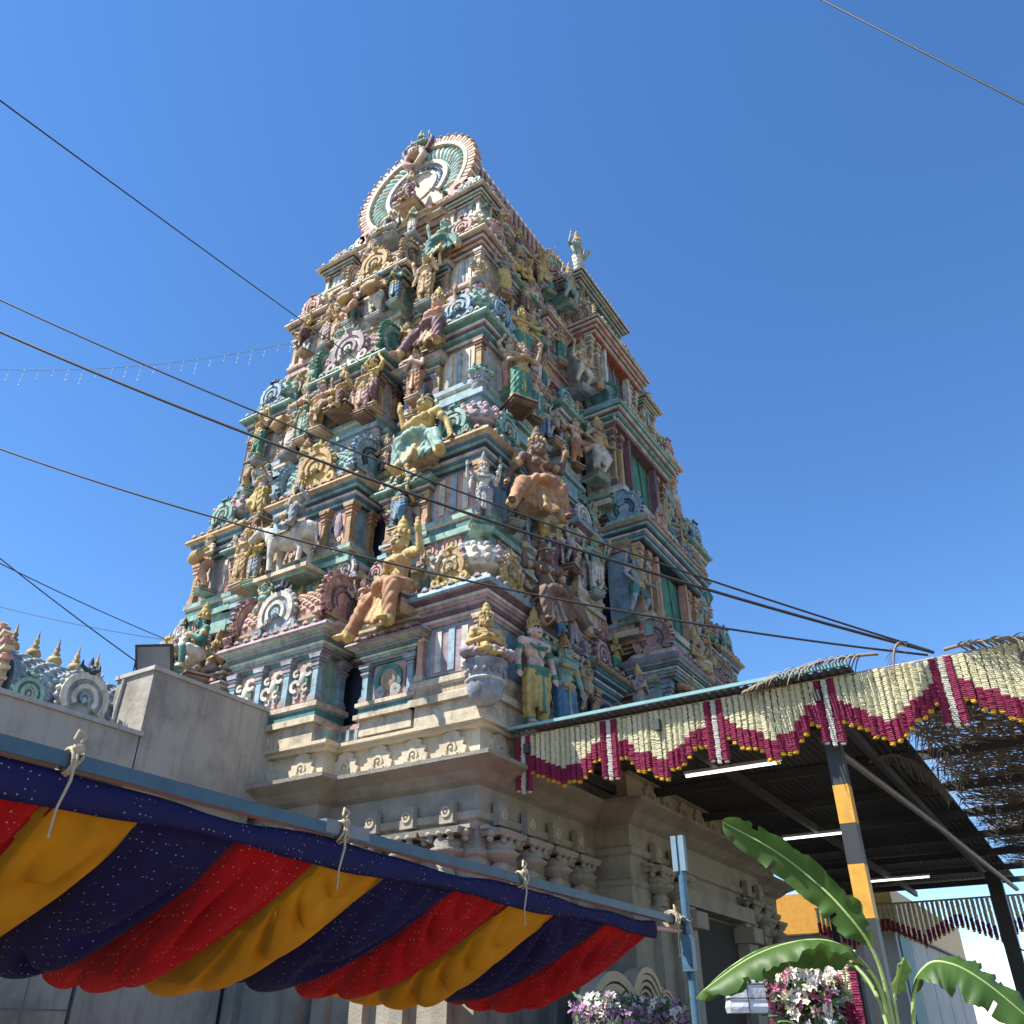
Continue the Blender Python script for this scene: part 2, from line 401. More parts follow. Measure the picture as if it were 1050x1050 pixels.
        b.ell((0, -.05, .02), (.016, .01, .024), 'gold', 6, 5, MT)
    elif crown == 'turban':
        b.lathe([(.06, -.04), (.08, -.02), (.085, .01), (.07, .04), (.045, .055), (.015, .062)], 'blue', 14, MT, flute=.05, nfl=7); b.ell((0, -.075, .03), (.02, .012, .036), 'gold', 6, 5, MT)
    if crown: kids.append(('crown', b.mesh('crown')))
    if hold:
        b = MB(); W1 = wr.get((1, 1.0))[1]; W0 = wr.get((-1, 1.0))[1]
        if hold == 'mace':
            x, y = W1.x, W1.y - .02; b.lathe([(.05, .0), (.075, .05), (.08, .11), (.06, .17), (.03, .19), (.022, .22), (.018, W1.z + .05), (.026, W1.z + .06), (.01, W1.z + .09)], 'ochre', 12, T(x, y, .01), flute=.08, nfl=6); nm = 'mace'
        elif hold == 'spear':
            x, y = W1.x, W1.y - .02; b.tube([(x, y, .02), (x, y, 1.12)], .012, 'brown', 6); b.ell((x, y, 1.16), (.035, .012, .07), 'grey', 8, 6); nm = 'spear'
        elif hold == 'bow':
            x, y = W0.x, W0.y - .01; q = [(x - .02 - .12 * math.cos(t), y, W0.z + .42 * math.sin(t)) for t in [-1.45 + 2.9 * i / 14 for i in range(15)]]
            b.tube([(2 * (x - .02) - .12 - p[0] + .06, p[1], p[2]) for p in q], [.006 + .009 * math.sin(PI * i / 14) for i in range(15)], 'ochre', 6); b.tube([(q[0][0] + .0, y, q[0][2]), (q[-1][0], y, q[-1][2])], .003, 'white', 4); nm = 'bow'
        elif hold == 'plate':
            b.lathe([(.02, -.012), (.11, .0), (.125, .022), (.115, .018), (.02, .006)], 'ochre', 18, Matrix.Translation(W1 + Vector((0, -.05, .02))) @ Matrix.Rotation(.9, 4, 'X')); nm = 'plate'
        elif hold == 'drum':
            b.lathe([(.085, -.17), (.1, -.1), (.12, 0), (.1, .1), (.085, .17)], 'ochre', 14, T(0, -.2, .56) @ Matrix.Rotation(PI / 2, 4, 'Y')); nm = 'drum'
        elif hold == 'lotus':
            for Wx in (W0, W1): b.lathe([(.006, 0), (.03, .015), (.045, .05), (.03, .06), (.012, .075)], 'pink', 10, Matrix.Translation(Wx + Vector((0, -.01, .04))), flute=.15, nfl=5)
            nm = 'lotus_bud'
        elif hold == 'wings':
            for sx in (-1, 1):
                for i in range(7):
                    a = -.5 + i * .23; b.ell((sx * (.12 + .2 * math.cos(a)), .06, .76 + dz + .22 * math.sin(a)), (.16 - .01 * i, .018, .035), 'green' if i % 2 else 'yellow', 8, 6, rot=Matrix.Rotation(-sx * a, 4, 'Y') if sx > 0 else Matrix.Rotation(a, 4, 'Y'))
            nm = 'wings'
        elif hold == 'halo':
            b.band(0, hd.z, .12, .17, -.5, PI + .5, .06, .085, 'gold', 24)
            for i in range(15):
                a = -.45 + (PI + .9) * i / 14; b.ell((.19 * math.cos(a), .072, hd.z + .19 * math.sin(a)), (.022, .012, .022), 'yellow', 6, 5)
            nm = 'halo'
        kids.append((nm, b.mesh(nm)))
    return kids

_cache = {}
KINDS = dict(
    guard=dict(armL='hip', armR='mace', legL='wide', legR='bent', hold='mace', crown='tall', garment='shorts', arms4=True, big=1.12),
    guard_spear=dict(armL='hip', armR='mace', legL='stand', legR='bent', hold='spear', crown='kirita', garment='dhoti', big=1.1),
    deity=dict(armL='down', armR='bless', arms4=True, hip=.02, crown='tall', garment='dhoti', big=1.12),
    deity_halo=dict(armL='hip', armR='bless', arms4=True, hip=.02, crown='kirita', garment='dhoti', hold='halo', big=1.1),
    archer=dict(armL='out', armR='down', hold='bow', crown='kirita', garment='dhoti', hip=-.02, big=1.12),
    hero=dict(armL='down', armR='down', crown='kirita', garment='dhoti', hip=.02, big=1.12),
    lady=dict(armL='hip', armR='bless', female=True, hip=.04, crown='bun', garment='skirt', big=1.12),
    lady_up=dict(armL='up', armR='hip', female=True, hip=-.03, crown='bun', garment='sari', big=1.12),
    carrier=dict(armL='lift', armR='lift', legL='stand', legR='bent', crown='kirita', garment='dhoti', big=1.1),
    dancer=dict(armL='out', armR='up', legL='bent', legR='raise_', crown='bun', female=True, garment='dhoti', hip=-.02, big=1.1),
    dancer_plate=dict(armL='up', armR='bless', legL='bent', legR='stand', crown='bun', garment='dhoti', hold='plate', big=1.12),
    drummer=dict(armL='lap', armR='lap', legL='stand', legR='bent', crown='turban', garment='dhoti', hold='drum', big=1.15),
    prayer=dict(armL='pray', armR='pray', legL='stand', legR='stand', crown='kirita', garment='dhoti', big=1.15),
    sage=dict(armL='chest', armR='chest', legL='cross', legR='cross', low=.10, crown='kirita', garment='dhoti', hair=True, big=1.15),
    seat_lady=dict(armL='lean', armR='up', legL='slant', legR='pend', low=.25, female=True, crown='kirita', garment='sari', big=1.18),
    seat_lady2=dict(armL='up', armR='lean', legL='pend', legR='slant', low=.25, female=True, crown='bun', garment='sari', big=1.18),
    seat_king=dict(armL='lap', armR='bless', legL='fold', legR='pend', low=.25, crown='tall', garment='dhoti', beard=True, big=1.15),
    seat_deity=dict(armL='lap', armR='bless', arms4=True, legL='fold', legR='fold', low=.10, crown='tall', garment='dhoti', big=1.15),
    kneeler=dict(armL='pray', armR='pray', legL='kneel', legR='kneeup', low=.30, crown='kirita', garment='shorts', big=1.2),
    dwarf=dict(armL='lift', armR='lift', legL='wide', legR='wide', low=.44, belly=.05, crown='bun', garment='shorts', big=1.5),
    winged=dict(armL='out', armR='out', legL='bent', legR='stand', crown='kirita', garment='dhoti', hold='wings', big=1.12),
    mermaid=dict(armL='chest', armR='up', female=True, legL='stand', legR='stand', crown='bun', garment='skirt', hold='lotus', big=1.15),
)
def kit(kind):
    if kind not in _cache: _cache[kind] = figure(kind, **KINDS[kind])
    return _cache[kind]

def pedestal_mesh():
    b = MB()
    b.outline([(-.5, -.5), (.5, -.5), (.5, .5), (-.5, .5)], [(-1, -.14, 'tan'), (-.72, -.02, 'tan'), (-.62, -.02, 'cream'), (-.5, -.1, 'cream'), (-.3, -.1, 'lilac'), (-.2, 0, 'cream'), (0, 0, 'cream')])
    return b.mesh('pedestal')
_ped = pedestal_mesh()
def lotus_mesh():
    b = MB(); b.lathe([(.36, -.14), (.4, -.1), (.3, -.06), (.36, -.03), (.34, 0)], 'pink', 24, flute=.05, nfl=12); return b.mesh('lotus_base')
_lot = lotus_mesh()
def pot_mesh():
    b = MB(); b.lathe([(.05, -.46), (.13, -.44), (.18, -.36), (.20, -.27), (.19, -.16), (.2, -.06), (.25, -.02), (.25, 0)], 'bluegrey', 32, flute=.035, nfl=12); b.lathe([(.2, -.23), (.225, -.21), (.2, -.19)], 'white', 24)
    for i in range(14): b.ell((.21 * math.cos(i * .4488), .21 * math.sin(i * .4488), -.12), (.028, .028, .035), 'lilac', 6, 5)
    return b.mesh('pot')
_pot = pot_mesh()
def statue(kind, loc, rz, h, body, cloth, label, ped=(.55, .5, .22), crown=None, trim='gold', face=None, name='statue', group=None, base=None, cat='statue', hair=None):
    """h is the height in metres of the figure if it stood up"""
    o = thing(name, label, cat, loc, rz, group)
    for nm, me in kit(kind):
        mats = None
        if nm == 'body': mats = [body, trim, hair, None, None]
        elif nm == 'garment': mats = [cloth, trim]
        elif nm == 'crown' and crown: mats = [crown]
        link(nm, me, o, Matrix.Diagonal((h, h, h, 1)), mats)
    if base == 'pot': link('pot', _pot, o, Matrix.Diagonal((h, h, h, 1)))
    elif base == 'lotus': link('lotus_base', _lot, o, Matrix.Diagonal((h, h, h, 1)))
    elif ped == 'stool':
        link('stool', _ped, o, Matrix.Translation((0, .03 * h, .165 * h)) @ Matrix.Diagonal((.30 * h, .26 * h, .175 * h, 1)), ['tan', 'tan', 'mauve'])
    elif ped: link('pedestal', _ped, o, Matrix.Translation((0, ped[3] if len(ped) > 3 else .12, -.004)) @ Matrix.Diagonal((ped[0] * .9, ped[1], ped[2] * .6, 1)), (('tan', 'cream', 'lilac'), ('brown', 'tan', 'mauve'), ('mint', 'teal', 'cream'), ('bluegrey', 'sky', 'white'))[int(abs(loc[0] * 7 + loc[2] * 13)) % 4])
    return o
# ---------------------------------------------------------------- ornaments
def horseshoe_mesh():
    """horseshoe arch ornament, 1 high, facing -Y; paints: 0 main, 1 rim, 2 inner, 3 crest"""
    b = MB(); ms = ['teal', 'mint', 'white', 'green']; ms = [P(k) for k in ms]
    for m in ms: b.mat(m)
    a0, a1 = -.62, PI + .62
    b.band(0, .40, .30, .40, a0, a1, -.09, .06, ms[1], 22)
    b.band(0, .40, .22, .30, a0, a1, -.055, .06, ms[0], 22)
    b.band(0, .40, .15, .22, a0, a1, -.10, .06, ms[1], 20)
    b.band(0, .40, .09, .15, a0, a1, -.05, .06, ms[2], 18)
    b.band(0, .40, .05, .09, a0, a1, -.09, .06, ms[0], 14)
    b.box((0, .03, .36), (.5, .05, .6), ms[0])
    b.ell((0, -.06, .38), (.045, .06, .06), ms[2], 8, 6)
    for sx in (-1, 1):
        b.band(sx * .38, .10, .05, .11, 0, 2 * PI, -.08, .05, ms[0], 14); b.ell((sx * .38, -.05, .10), (.05, .06, .05), ms[1], 8, 6)
        b.band(sx * .47, .035, .015, .05, 0, 2 * PI, -.06, .04, ms[1], 10)
        b.box((sx * .25, .0, .04), (.24, .1, .075), ms[0])
    for i in range(15):
        a = a0 + .2 + (a1 - a0 - .4) * i / 14
        b.ell((.415 * math.cos(a), -.01, .40 + .415 * math.sin(a)), (.045, .05, .045), ms[0] if i % 2 else ms[1], 6, 5)
    # lion face crest with flames
    b.ell((0, -.05, .85), (.10, .08, .09), ms[3], 10, 8); b.ell((0, -.13, .82), (.05, .04, .04), ms[3], 8, 6)
    for sx in (-1, 1):
        b.ell((sx * .04, -.115, .87), (.024, .02, .022), ms[2], 6, 5)
        b.tube([(sx * .08, -.02, .86), (sx * .15, -.02, .90), (sx * .15, -.02, .99)], [.035, .03, .008], ms[3], 6)
        b.tube([(sx * .10, -.02, .78), (sx * .21, -.02, .80), (sx * .24, -.02, .88)], [.035, .03, .008], ms[1], 6)
    b.tube([(0, -.01, .9), (0, -.01, 1.0), (0, -.01, 1.08)], [.05, .035, .006], ms[3], 6)
    return b.mesh('horseshoe_ornament')
HS = horseshoe_mesh()
HSC = [('teal', 'mint', 'white', 'teal'), ('salmon', 'pink', 'cream', 'red'), ('yellow', 'ochre', 'white', 'yellow'), ('bluegrey', 'white', 'sky', 'navy'),
       ('blue', 'sky', 'white', 'navy'), ('mauve', 'pink', 'lilac', 'mauve'), ('white', 'lilac', 'mint', 'grey'), ('mint', 'white', 'pink', 'teal')]

def big_gable(name, R, parent=None, M=None, cols=None, detail=30):
    """the large horseshoe gable closing a barrel roof: concentric bands, flutes and a comb of teeth"""
    c = cols or ('pink', 'mint', 'grey', 'sky', 'cream', 'salmon')
    b = MB(); cz = .80 * R; a0, a1 = -.72, PI + .72
    b.band(0, cz, .84 * R, .90 * R, a0, a1, -.10 * R, .1 * R, c[4], 40)
    b.band(0, cz, .54 * R, .86 * R, a0, a1, -.03 * R, .1 * R, c[1], 40)
    b.band(0, cz, .48 * R, .55 * R, a0, a1, -.08 * R, .1 * R, c[2], 36)
    b.band(0, cz, .34 * R, .49 * R, a0, a1, -.035 * R, .1 * R, c[3], 36)
    b.band(0, cz, .30 * R, .35 * R, a0, a1, -.065 * R, .1 * R, c[2], 30)
    b.band(0, cz, .001, .31 * R, 0, 2 * PI, -.045 * R, .1 * R, c[4], 30)
    b.box((0, .02 * R, .3 * R), (.9 * R, .1 * R, .6 * R), c[4])
    nf = detail
    for i in range(nf):
        a = a0 + .03 + (a1 - a0 - .06) * (i + .5) / nf
        # flutes: curling plumes of the peacock-tail band
        p = [(r * R * math.cos(a + .12 * k), -.035 * R, cz + r * R * math.sin(a + .12 * k)) for k, r in ((0, .57), (.5, .66), (1, .74), (1.2, .82))]
        b.tube(p, [.012 * R, .038 * R, .05 * R, .02 * R], c[1] if i % 4 else 'white', 6)
        q = a0 + .03 + (a1 - a0 - .06) * i / nf
        b.ell((.415 * R * math.cos(a), -.04 * R, cz + .415 * R * math.sin(a)), (.03 * R, .03 * R, .03 * R), 'blue' if i % 2 else 'lilac', 6, 5)
    nt = int(detail * 1.7)
    for i in range(nt):
        a = a0 + (a1 - a0) * (i + .5) / nt
        M2 = Matrix.Translation((.955 * R * math.cos(a), -.01 * R, cz + .955 * R * math.sin(a))) @ Matrix.Rotation(-a + PI / 2, 4, 'Y')
        b.box((0, 0, 0), (.052 * R, .16 * R, .14 * R), c[0] if i % 2 else c[4], M2)
        if i % 2: b.ell(tuple(M2 @ Vector((0, -.06 * R, .075 * R))), (.03 * R, .05 * R, .03 * R), c[5], 6, 5)
    for sx in (-1, 1):
        for k, rr in enumerate((.17, .11, .06)):
            b.band(sx * (.78 + .15 * k) * R, (.13 - .035 * k) * R, rr * .4 * R, rr * R, 0, 2 * PI, -.12 * R, .08 * R, (c[0], c[4], c[1])[k], 16)
    return b.obj(name, parent, M)

def finial_mesh():
    b = MB(); b.lathe([(.1, 0), (.14, .03), (.07, .08), (.13, .14), (.17, .24), (.13, .33), (.06, .38), (.1, .42), (.045, .47), (.07, .53), (.035, .6), (.03, .66), (.004, .82)], 'gold', 14)
    return b.mesh('finial')
FIN = finial_mesh()
def pilaster(b, x, y, z0, h, wd, m1, m2):
    """square shaft with stepped base and flaring capital, drawn into b; front face near y"""
    b.box((x, y, z0 + .05 * h), (wd * 1.5, wd * 1.5, .1 * h), m2)
    b.box((x, y, z0 + .125 * h), (wd * 1.25, wd * 1.25, .05 * h), m1)
    b.box((x, y, z0 + .42 * h), (wd, wd, .54 * h), m1)
    for k, (q, zz) in enumerate(((1.2, .71), (1.5, .765), (1.15, .815), (1.65, .87), (2.0, .93))):
        b.box((x, y, z0 + zz * h), (wd * q, wd * q, .052 * h), m2 if k % 2 else m1)
    b.box((x, y, z0 + .98 * h), (wd * 2.3, wd * 2.0, .045 * h), m2)

def rect(x0, x1, y0, y1): return [(x0, y0), (x1, y0), (x1, y1), (x0, y1)]
SCH = [  # base, wall panel, shaft, capital, stripes (4), cornice, roof, roof2
    dict(base=('cream', 'white', 'tan'), wall='sky', shaft='salmon', cap='cream', st=('pink', 'white', 'mauve', 'lilac'), cor='sky', roof='white', roof2='lilac', nasi=2),
    dict(base=('mint', 'cream', 'teal'), wall='sky', shaft='ochre', cap='salmon', st=('navy', 'mint', 'blue', 'white'), cor='ochre', roof='lilac', roof2='pink', nasi=0),
    dict(base=('sky', 'white', 'mint'), wall='white', shaft='ochre', cap='mauve', st=('mauve', 'white', 'teal', 'mint'), cor='mint', roof='mint', roof2='cream', nasi=4),
    dict(base=('pink', 'cream', 'mauve'), wall='cream', shaft='tan', cap='white', st=('red', 'white', 'mauve', 'cream'), cor='cream', roof='cream', roof2='white', nasi=1),
    dict(base=('cream', 'white', 'sky'), wall='mint', shaft='white', cap='tan', st=('teal', 'white', 'navy', 'cream'), cor='white', roof='bluegrey', roof2='white', nasi=6),
    dict(base=('cream', 'grey', 'teal'), wall='mint', shaft='sky', cap='lilac', st=('teal', 'lilac', 'mint', 'white'), cor='lilac', roof='tan', roof2='pink', nasi=5),
]
def pavilion(name, w, d, h, sc, roof, parent, M, panel=True, npil=2, seed=0, rd=None):
    """miniature shrine: stepped base, pilastered wall, flaring striped entablature, cornice, roof. Front at y=-d, back y=0 (roof may be deeper)."""
    r = random.Random(seed); b = MB(); c = SCH[sc]; D = rd or d
    o = rect(-w / 2, w / 2, -d, max(.0, D - d)); hb = h
    p = [(-.12 * hb, -.02, c['base'][0]), (0.0, -.02, c['base'][0]), (.0, .07, c['base'][0]), (.035 * hb, .07, c['base'][1]), (.045 * hb, .01, c['base'][2]), (.085 * hb, .01, c['base'][1]), (.095 * hb, .06, c['base'][0]),
         (.125 * hb, .06, c['base'][0]), (.13 * hb, -.10, c['wall']), (.42 * hb, -.10, c['st'][1])]
    z = .42; off = -.06; n = 7
    for i in range(n):
        off = -.06 + .035 * i; zz = z + .019 * i
        p += [(zz * hb, off, c['st'][i % 4]), ((zz + .017) * hb, off + .006, c['st'][(i + 1) % 4])]
    zc = z + .019 * n
    p += [(zc * hb, .24, c['cor']), ((zc + .012) * hb, .27, c['cor']), ((zc + .03) * hb, .25, c['cor']), ((zc + .05) * hb, .17, c['cor']), ((zc + .062) * hb, .08, c['base'][0]), ((zc + .063) * hb, .05, c['base'][0]), ((zc + .085) * hb, .05, c['base'][0])]
    b.outline(o, p); zt = (zc + .085) * hb
    # pilasters, side panels
    pw = min(.13, .085 * w + .02)
    xs = [-w / 2 + .04 + pw * .4, w / 2 - .04 - pw * .4] if npil == 2 else [-w / 2 + .1 + (w - .2) * i / (npil - 1) for i in range(npil)]
    for x in xs: pilaster(b, x, -d + .05, .13 * hb, .29 * hb, pw, c['shaft'], c['cap'])
    if d > .5:
        for sx in (-1, 1): pilaster(b, sx * (w / 2 - .06), -.12, .13 * hb, .29 * hb, pw, c['shaft'], c['cap'])
    for i in range(len(xs) - 1):
        xm = (xs[i] + xs[i + 1]) / 2; ww = (xs[i + 1] - xs[i]) - 2.6 * pw
        if ww > .08 and panel:
            b.box((xm, -d + .085, .275 * hb), (ww, .05, .25 * hb), c['roof2'])
            if roof != 'dome':
                b.ell((xm, -d + .05, .29 * hb), (ww * .3, .05, .10 * hb), c['roof'], 10, 8); b.band(xm, .27 * hb, ww * .3, ww * .44, -.4, PI + .4, -d + .01, -d + .09, c['st'][0], 14)
                for sx in (-1, 1): b.band(xm + sx * ww * .25, .19 * hb, .02, ww * .17, 0, 2 * PI, -d + .02, -d + .09, c['base'][1], 10)
                continue
            for k in range(3): b.box((xm - ww * .3 + ww * .3 * k, -d + .06, .275 * hb), (ww * .14, .05, .22 * hb), 'sky' if k % 2 else 'white')
    # small scrolls along the cornice lip
    nsc = max(3, int(w / .22)); zl = (zc + .035) * hb
    for i in range(nsc):
        x = -w / 2 - .12 + (w + .24) * (i + .5) / nsc
        b.band(x, zl + .03, .022, .062, -.3, PI + .3, -d - .265, -d - .18, c['roof2'], 8); b.ell((x, -d - .25, zl + .03), (.026, .03, .026), c['roof'], 6, 5)
    if d > .5:
        ns2 = max(2, int(d / .22))
        for i in range(ns2):
            y = -d + d * (i + .5) / ns2 - .05
            for sx in (-1, 1): b.ell((sx * (w / 2 + .22), y, zl + .03), (.05, .062, .06), c['roof2'], 6, 5)
    yc = -d + D / 2
    if roof == 'dome':
        H2 = .29 * hb; rg = []
        for q, zz in ((.86, 0), (.86, .06), (.78, .07), (.78, .22), (.92, .26), (1.06, .30), (1.12, .42), (1.08, .58), (.92, .74), (.66, .87), (.34, .96), (.2, 1.0)):
            ring = []
            for j in range(28):
                a = 2 * PI * j / 28; n4 = 2.8 if zz < .7 else 2.3
                ca, sa = math.cos(a), math.sin(a); k = (abs(ca) ** n4 + abs(sa) ** n4) ** (-1 / n4)
                ring.append((w / 2 * q * k * ca, yc + D / 2 * q * k * sa, zt + H2 * zz))
            rg.append(ring)
        b.rings(rg, [c['base'][0], c['base'][0], c['st'][0], c['st'][1]] + [c['roof']] * 7, smooth=True)
        for lv, (q, zz, n) in enumerate(((1.13, .42, 26), (1.08, .60, 22), (.9, .77, 18), (.6, .9, 12))):
            for j in range(n):
                a = 2 * PI * (j + .5 * (lv % 2)) / n; ca, sa = math.cos(a), math.sin(a); k = (abs(ca) ** 2.8 + abs(sa) ** 2.8) ** (-1 / 2.8)
                b.ell((w / 2 * q * k * ca, yc + D / 2 * q * k * sa, zt + H2 * zz), (.07, .07, .075), c['roof'] if (j + lv) % 3 else c['roof2'], 6, 5)
        b.lathe([(.12, -.03), (.14, .02), (.06, .05), (.11, .12), (.12, .18), (.05, .24), (.03, .28), (.003, .36)], 'gold', 10, T(0, yc, zt + H2))
    elif roof == 'flat':
        b.outline(rect(-w / 2, w / 2, -d, 0), [(zt - .005, .1, c['st'][1]), (zt + .03, .1, c['st'][3]), (zt + .035, .03, c['base'][0]), (zt + .10, .03, c['base'][0]), (zt + .105, .12, 'cream'), (zt + .16, .12, 'cream')])
    o_ = b.obj(name, parent, M)
    return o_, zt
def barrel(name, w, d, h, parent, M, c=('pink', 'mint', 'lilac', 'ochre'), fin=True, ends=True, hsc=3):
    """barrel-vaulted roof running along X with horseshoe ends, scale pattern, beads and a row of finials"""
    b = MB(); n = 16
    ry = d / 2
    def sec(q): return [(q * ry * math.cos(a), .30 * h + q * .62 * h * math.sin(a)) for a in [-.35 + (PI + .7) * i / n for i in range(n + 1)]]
    o = sec(1.0); L = w / 2 - .12
    b.rings([[(-L, y, z) for y, z in o], [(L, y, z) for y, z in o]], c[0])
    b.outline(rect(-w / 2, w / 2, -ry * .9, ry * .9), [(-.02, .02, c[1]), (.06 * h, .02, c[1]), (.07 * h, .08, c[2]), (.13 * h, .08, c[2]), (.135 * h, 0, c[1]), (.2 * h, 0, c[1])])
    k = max(6, int(w / .13))
    for i in range(k):
        x = -L + .06 + (2 * L - .12) * (i + .5) / k
        for j in range(1, 8):
            a = -.25 + .28 * j + (.14 if i % 2 else 0)
            b.ell((x, -1.0 * ry * math.cos(a), .30 * h + .62 * h * math.sin(a)), (.075, .05, .05), c[2] if (i + j) % 2 else c[0], 6, 4)
    b.tube([(-L, 0, .92 * h), (L, 0, .92 * h)], .07, c[1], 8)
    o_ = b.obj(name, parent, M)
    kids = []
    if fin:
        nf = max(3, int(w / .45))
        for i in range(nf): kids.append(link('finial', FIN, o_, T(-L + .2 + (2 * L - .4) * i / (nf - 1), 0, .93 * h, 0, .55)))
    return o_
def gable_pair(w, d, h, parent, M, cols):
    for sx, rz in ((-1, -PI / 2), (1, PI / 2)):
        big_gable('horseshoe_gable', d * .56, parent, M @ T(sx * (w / 2 - .05), 0, -.02, rz), cols, 14)

# ---------------------------------------------------------------- the gate tower
W, L = 8.6, 14.9
KS = [0, .192, .403, .625, .82, .935]
Z = [6.1 + 17.8 * k for k in KS]
LF = Matrix.Identity(4)                       # sunlit short side, faces -Y
RF = Matrix.Rotation(PI / 2, 4, 'Z')          # shaded long side, faces +X
tower = thing('temple_tower', 'tall tapering temple gate tower crowded with painted plaster shrines on a stone base', 'temple tower', (-W / 2, L / 2, 0))
TM = Matrix.Translation((W / 2, -L / 2, 0))
def plan(k, rec=0.0):
    x0, x1, y0, y1 = -(W - 2.2 * k) + rec, -2 * k - rec, 2.2 * k + rec, L - 2.2 * k - rec
    cx, hb, pl = (x0 + x1) / 2, 1.25 * (1 - .32 * k), .35 * (1 - .4 * k)
    cy, hr, pr = (y0 + y1) / 2, 2.0 * (1 - .3 * k), .9 * (1 - .45 * k)
    pts = [(x0, y0), (cx - hb, y0), (cx - hb, y0 - pl), (cx + hb, y0 - pl), (cx + hb, y0), (x1, y0),
           (x1, cy - hr), (x1 + pr, cy - hr), (x1 + pr, cy + hr), (x1, cy + hr), (x1, y1), (x0, y1)]
    return pts, (x0, x1, y0, y1, cx, cy, hb, hr, pl, pr)

# stone base
b = MB()
ST = plain('pale limestone', (.56, .47, .33), .8, 0, .45, 1.3, .3, 22, .3)
SG = plain('grey granite', (.33, .30, .24), .85, 0, .5, 1.6, .35, 30, .3)
SD = plain('dark joint stone', (.2, .19, .17), .85, 0, .5)
pts, bb = plan(0)
# deeper porch block on the long side
x0, x1, y0, y1, cx, cy, hb, hr, pl, pr = bb
pts = [(x0, y0), (cx - hb, y0), (cx - hb, y0 - pl), (cx + hb, y0 - pl), (cx + hb, y0), (x1, y0), (x1, cy - 3.6), (x1 + .75, cy - 3.6), (x1 + .75, cy + 3.6), (x1, cy + 3.6), (x1, y1), (x0, y1)]
b.outline(pts, [(0, .35, SG), (.35, .35, SG), (.4, .22, SG), (.8, .22, SG), (.86, .34, SG), (.98, .36, SG), (1.06, .2, SG), (1.45, .2, SD), (1.46, .3, SG), (1.62, .3, SG), (1.66, .05, SG),
                (4.0, .05, SG), (4.04, .10, SG), (4.12, .10, SG), (4.14, .05, SG), (4.52, .05, SG), (4.56, .12, SG), (4.66, .14, SG), (4.7, .06, SG), (5.06, .08, SG), (5.12, .2, SG), (5.24, .34, SG), (5.36, .60, SG), (5.42, .61, SG),
                (5.46, .30, ST), (5.52, .12, ST), (5.96, .10, ST), (5.97, .22, ST), (6.03, .22, ST), (6.04, .30, ST), (6.1, .30, 'tan')])
base = b.obj('stone_base', tower, TM)
def petal_mesh():
    b = MB()
    o = [(-.2, 0), (.2, 0), (.24, .07), (.27, .17), (.2, .2), (.23, .29), (.15, .31), (.13, .39), (.06, .41), (0, .5), (-.06, .41), (-.13, .39), (-.15, .31), (-.23, .29), (-.2, .2), (-.27, .17), (-.24, .07)]
    b.prism(o, -.05, .03, ST); b.band(0, .17, .06, .10, -.5, PI + .5, -.075, 0, ST, 14); b.ell((0, -.05, .17), (.035, .03, .035), ST, 8, 6)
    for sx in (-1, 1): b.band(sx * .13, .07, .02, .05, 0, 2 * PI, -.07, 0, ST, 10)
    b.tube([(-.22, -.03, .03), (.22, -.03, .03)], .03, ST, 6)
    return b.mesh('leaf_ornament')
PET = petal_mesh()
def bracket_mesh():
    b = MB()
    b.box((0, -.12, 1.05), (.26, .12, .34), SG); b.band(0, 1.05, .05, .085, 0, 2 * PI, -.205, -.15, ST, 12); b.ell((0, -.18, 1.05), (.04, .03, .04), ST, 8, 6)
    b.box((0, -.10, .80), (.9, .14, .06), SG); b.box((0, -.18, .73), (.7, .36, .09), SG, taper=-.12)
    for x in (-.38, -.19, 0, .19, .38):
        b.ell((x, -.32 if abs(x) < .3 else -.2, .70), (.075, .075, .06), SG, 8, 6); b.lathe([(.02, -.12), (.06, -.08), (.03, -.02)], SG, 8, T(x, -.30 if abs(x) < .3 else -.18, .70))
    b.lathe([(.05, -.05), (.16, .0), (.26, .07), (.30, .12), (.2, .16), (.24, .22), (.20, .28)], SG, 14, T(0, -.12, .36), flute=.06, nfl=7)
    b.lathe([(.13, 0), (.15, .06), (.11, .1), (.16, .16), (.10, .22)], SG, 12, T(0, -.12, .12))
    b.box((0, -.08, -1.2), (.26, .16, 2.66), SG); b.box((0, -.1, -2.35), (.36, .2, .2), SG); b.box((0, -.1, -.05), (.32, .2, .06), SG)
    return b.mesh('bracket_capital')
BRK = bracket_mesh()
for x in (-.42, -1.2, -1.95, -2.7, -3.4, -4.3, -5.2, -5.95, -6.65, -7.4, -8.15):
    inb = abs(x - cx) < hb; yy = -.11 - (pl if inb else 0)
    link('leaf_ornament', PET, base, T(x, yy, 5.49, 0, 1.14)); link('bracket_capital', BRK, base, T(x, -.05 - (pl if inb else 0), 3.62, 0, 1))
for y in [.42 + .86 * i for i in range(17)]:
    inb = abs(y - cy) < 3.6; xx = .11 + (.75 if inb else 0)
    if abs(abs(y - cy) - 3.6) < .3: continue
    link('leaf_ornament', PET, base, T(xx, y, 5.49, PI / 2, 1.14))
    if abs(y - cy) > 1.7: link('bracket_capital', BRK, base, T(.05 + (.75 if inb else 0), y, 3.62, PI / 2, 1))
b = MB()   # entrance of the long side; near-black slab paints in the opening's shade
DK = plain('painted passage shade', (.03, .028, .025), .9)
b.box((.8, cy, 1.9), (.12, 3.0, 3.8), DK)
for s_ in (-1, 1): b.box((.92, cy + s_ * 1.65, 1.95), (.4, .34, 3.9), SG); b.box((1.0, cy + s_ * 1.65, 3.6), (.62, .6, .3), SG)
b.box((.95, cy, 4.0), (.46, 3.9, .3), SG)
b.obj('doorway', base)

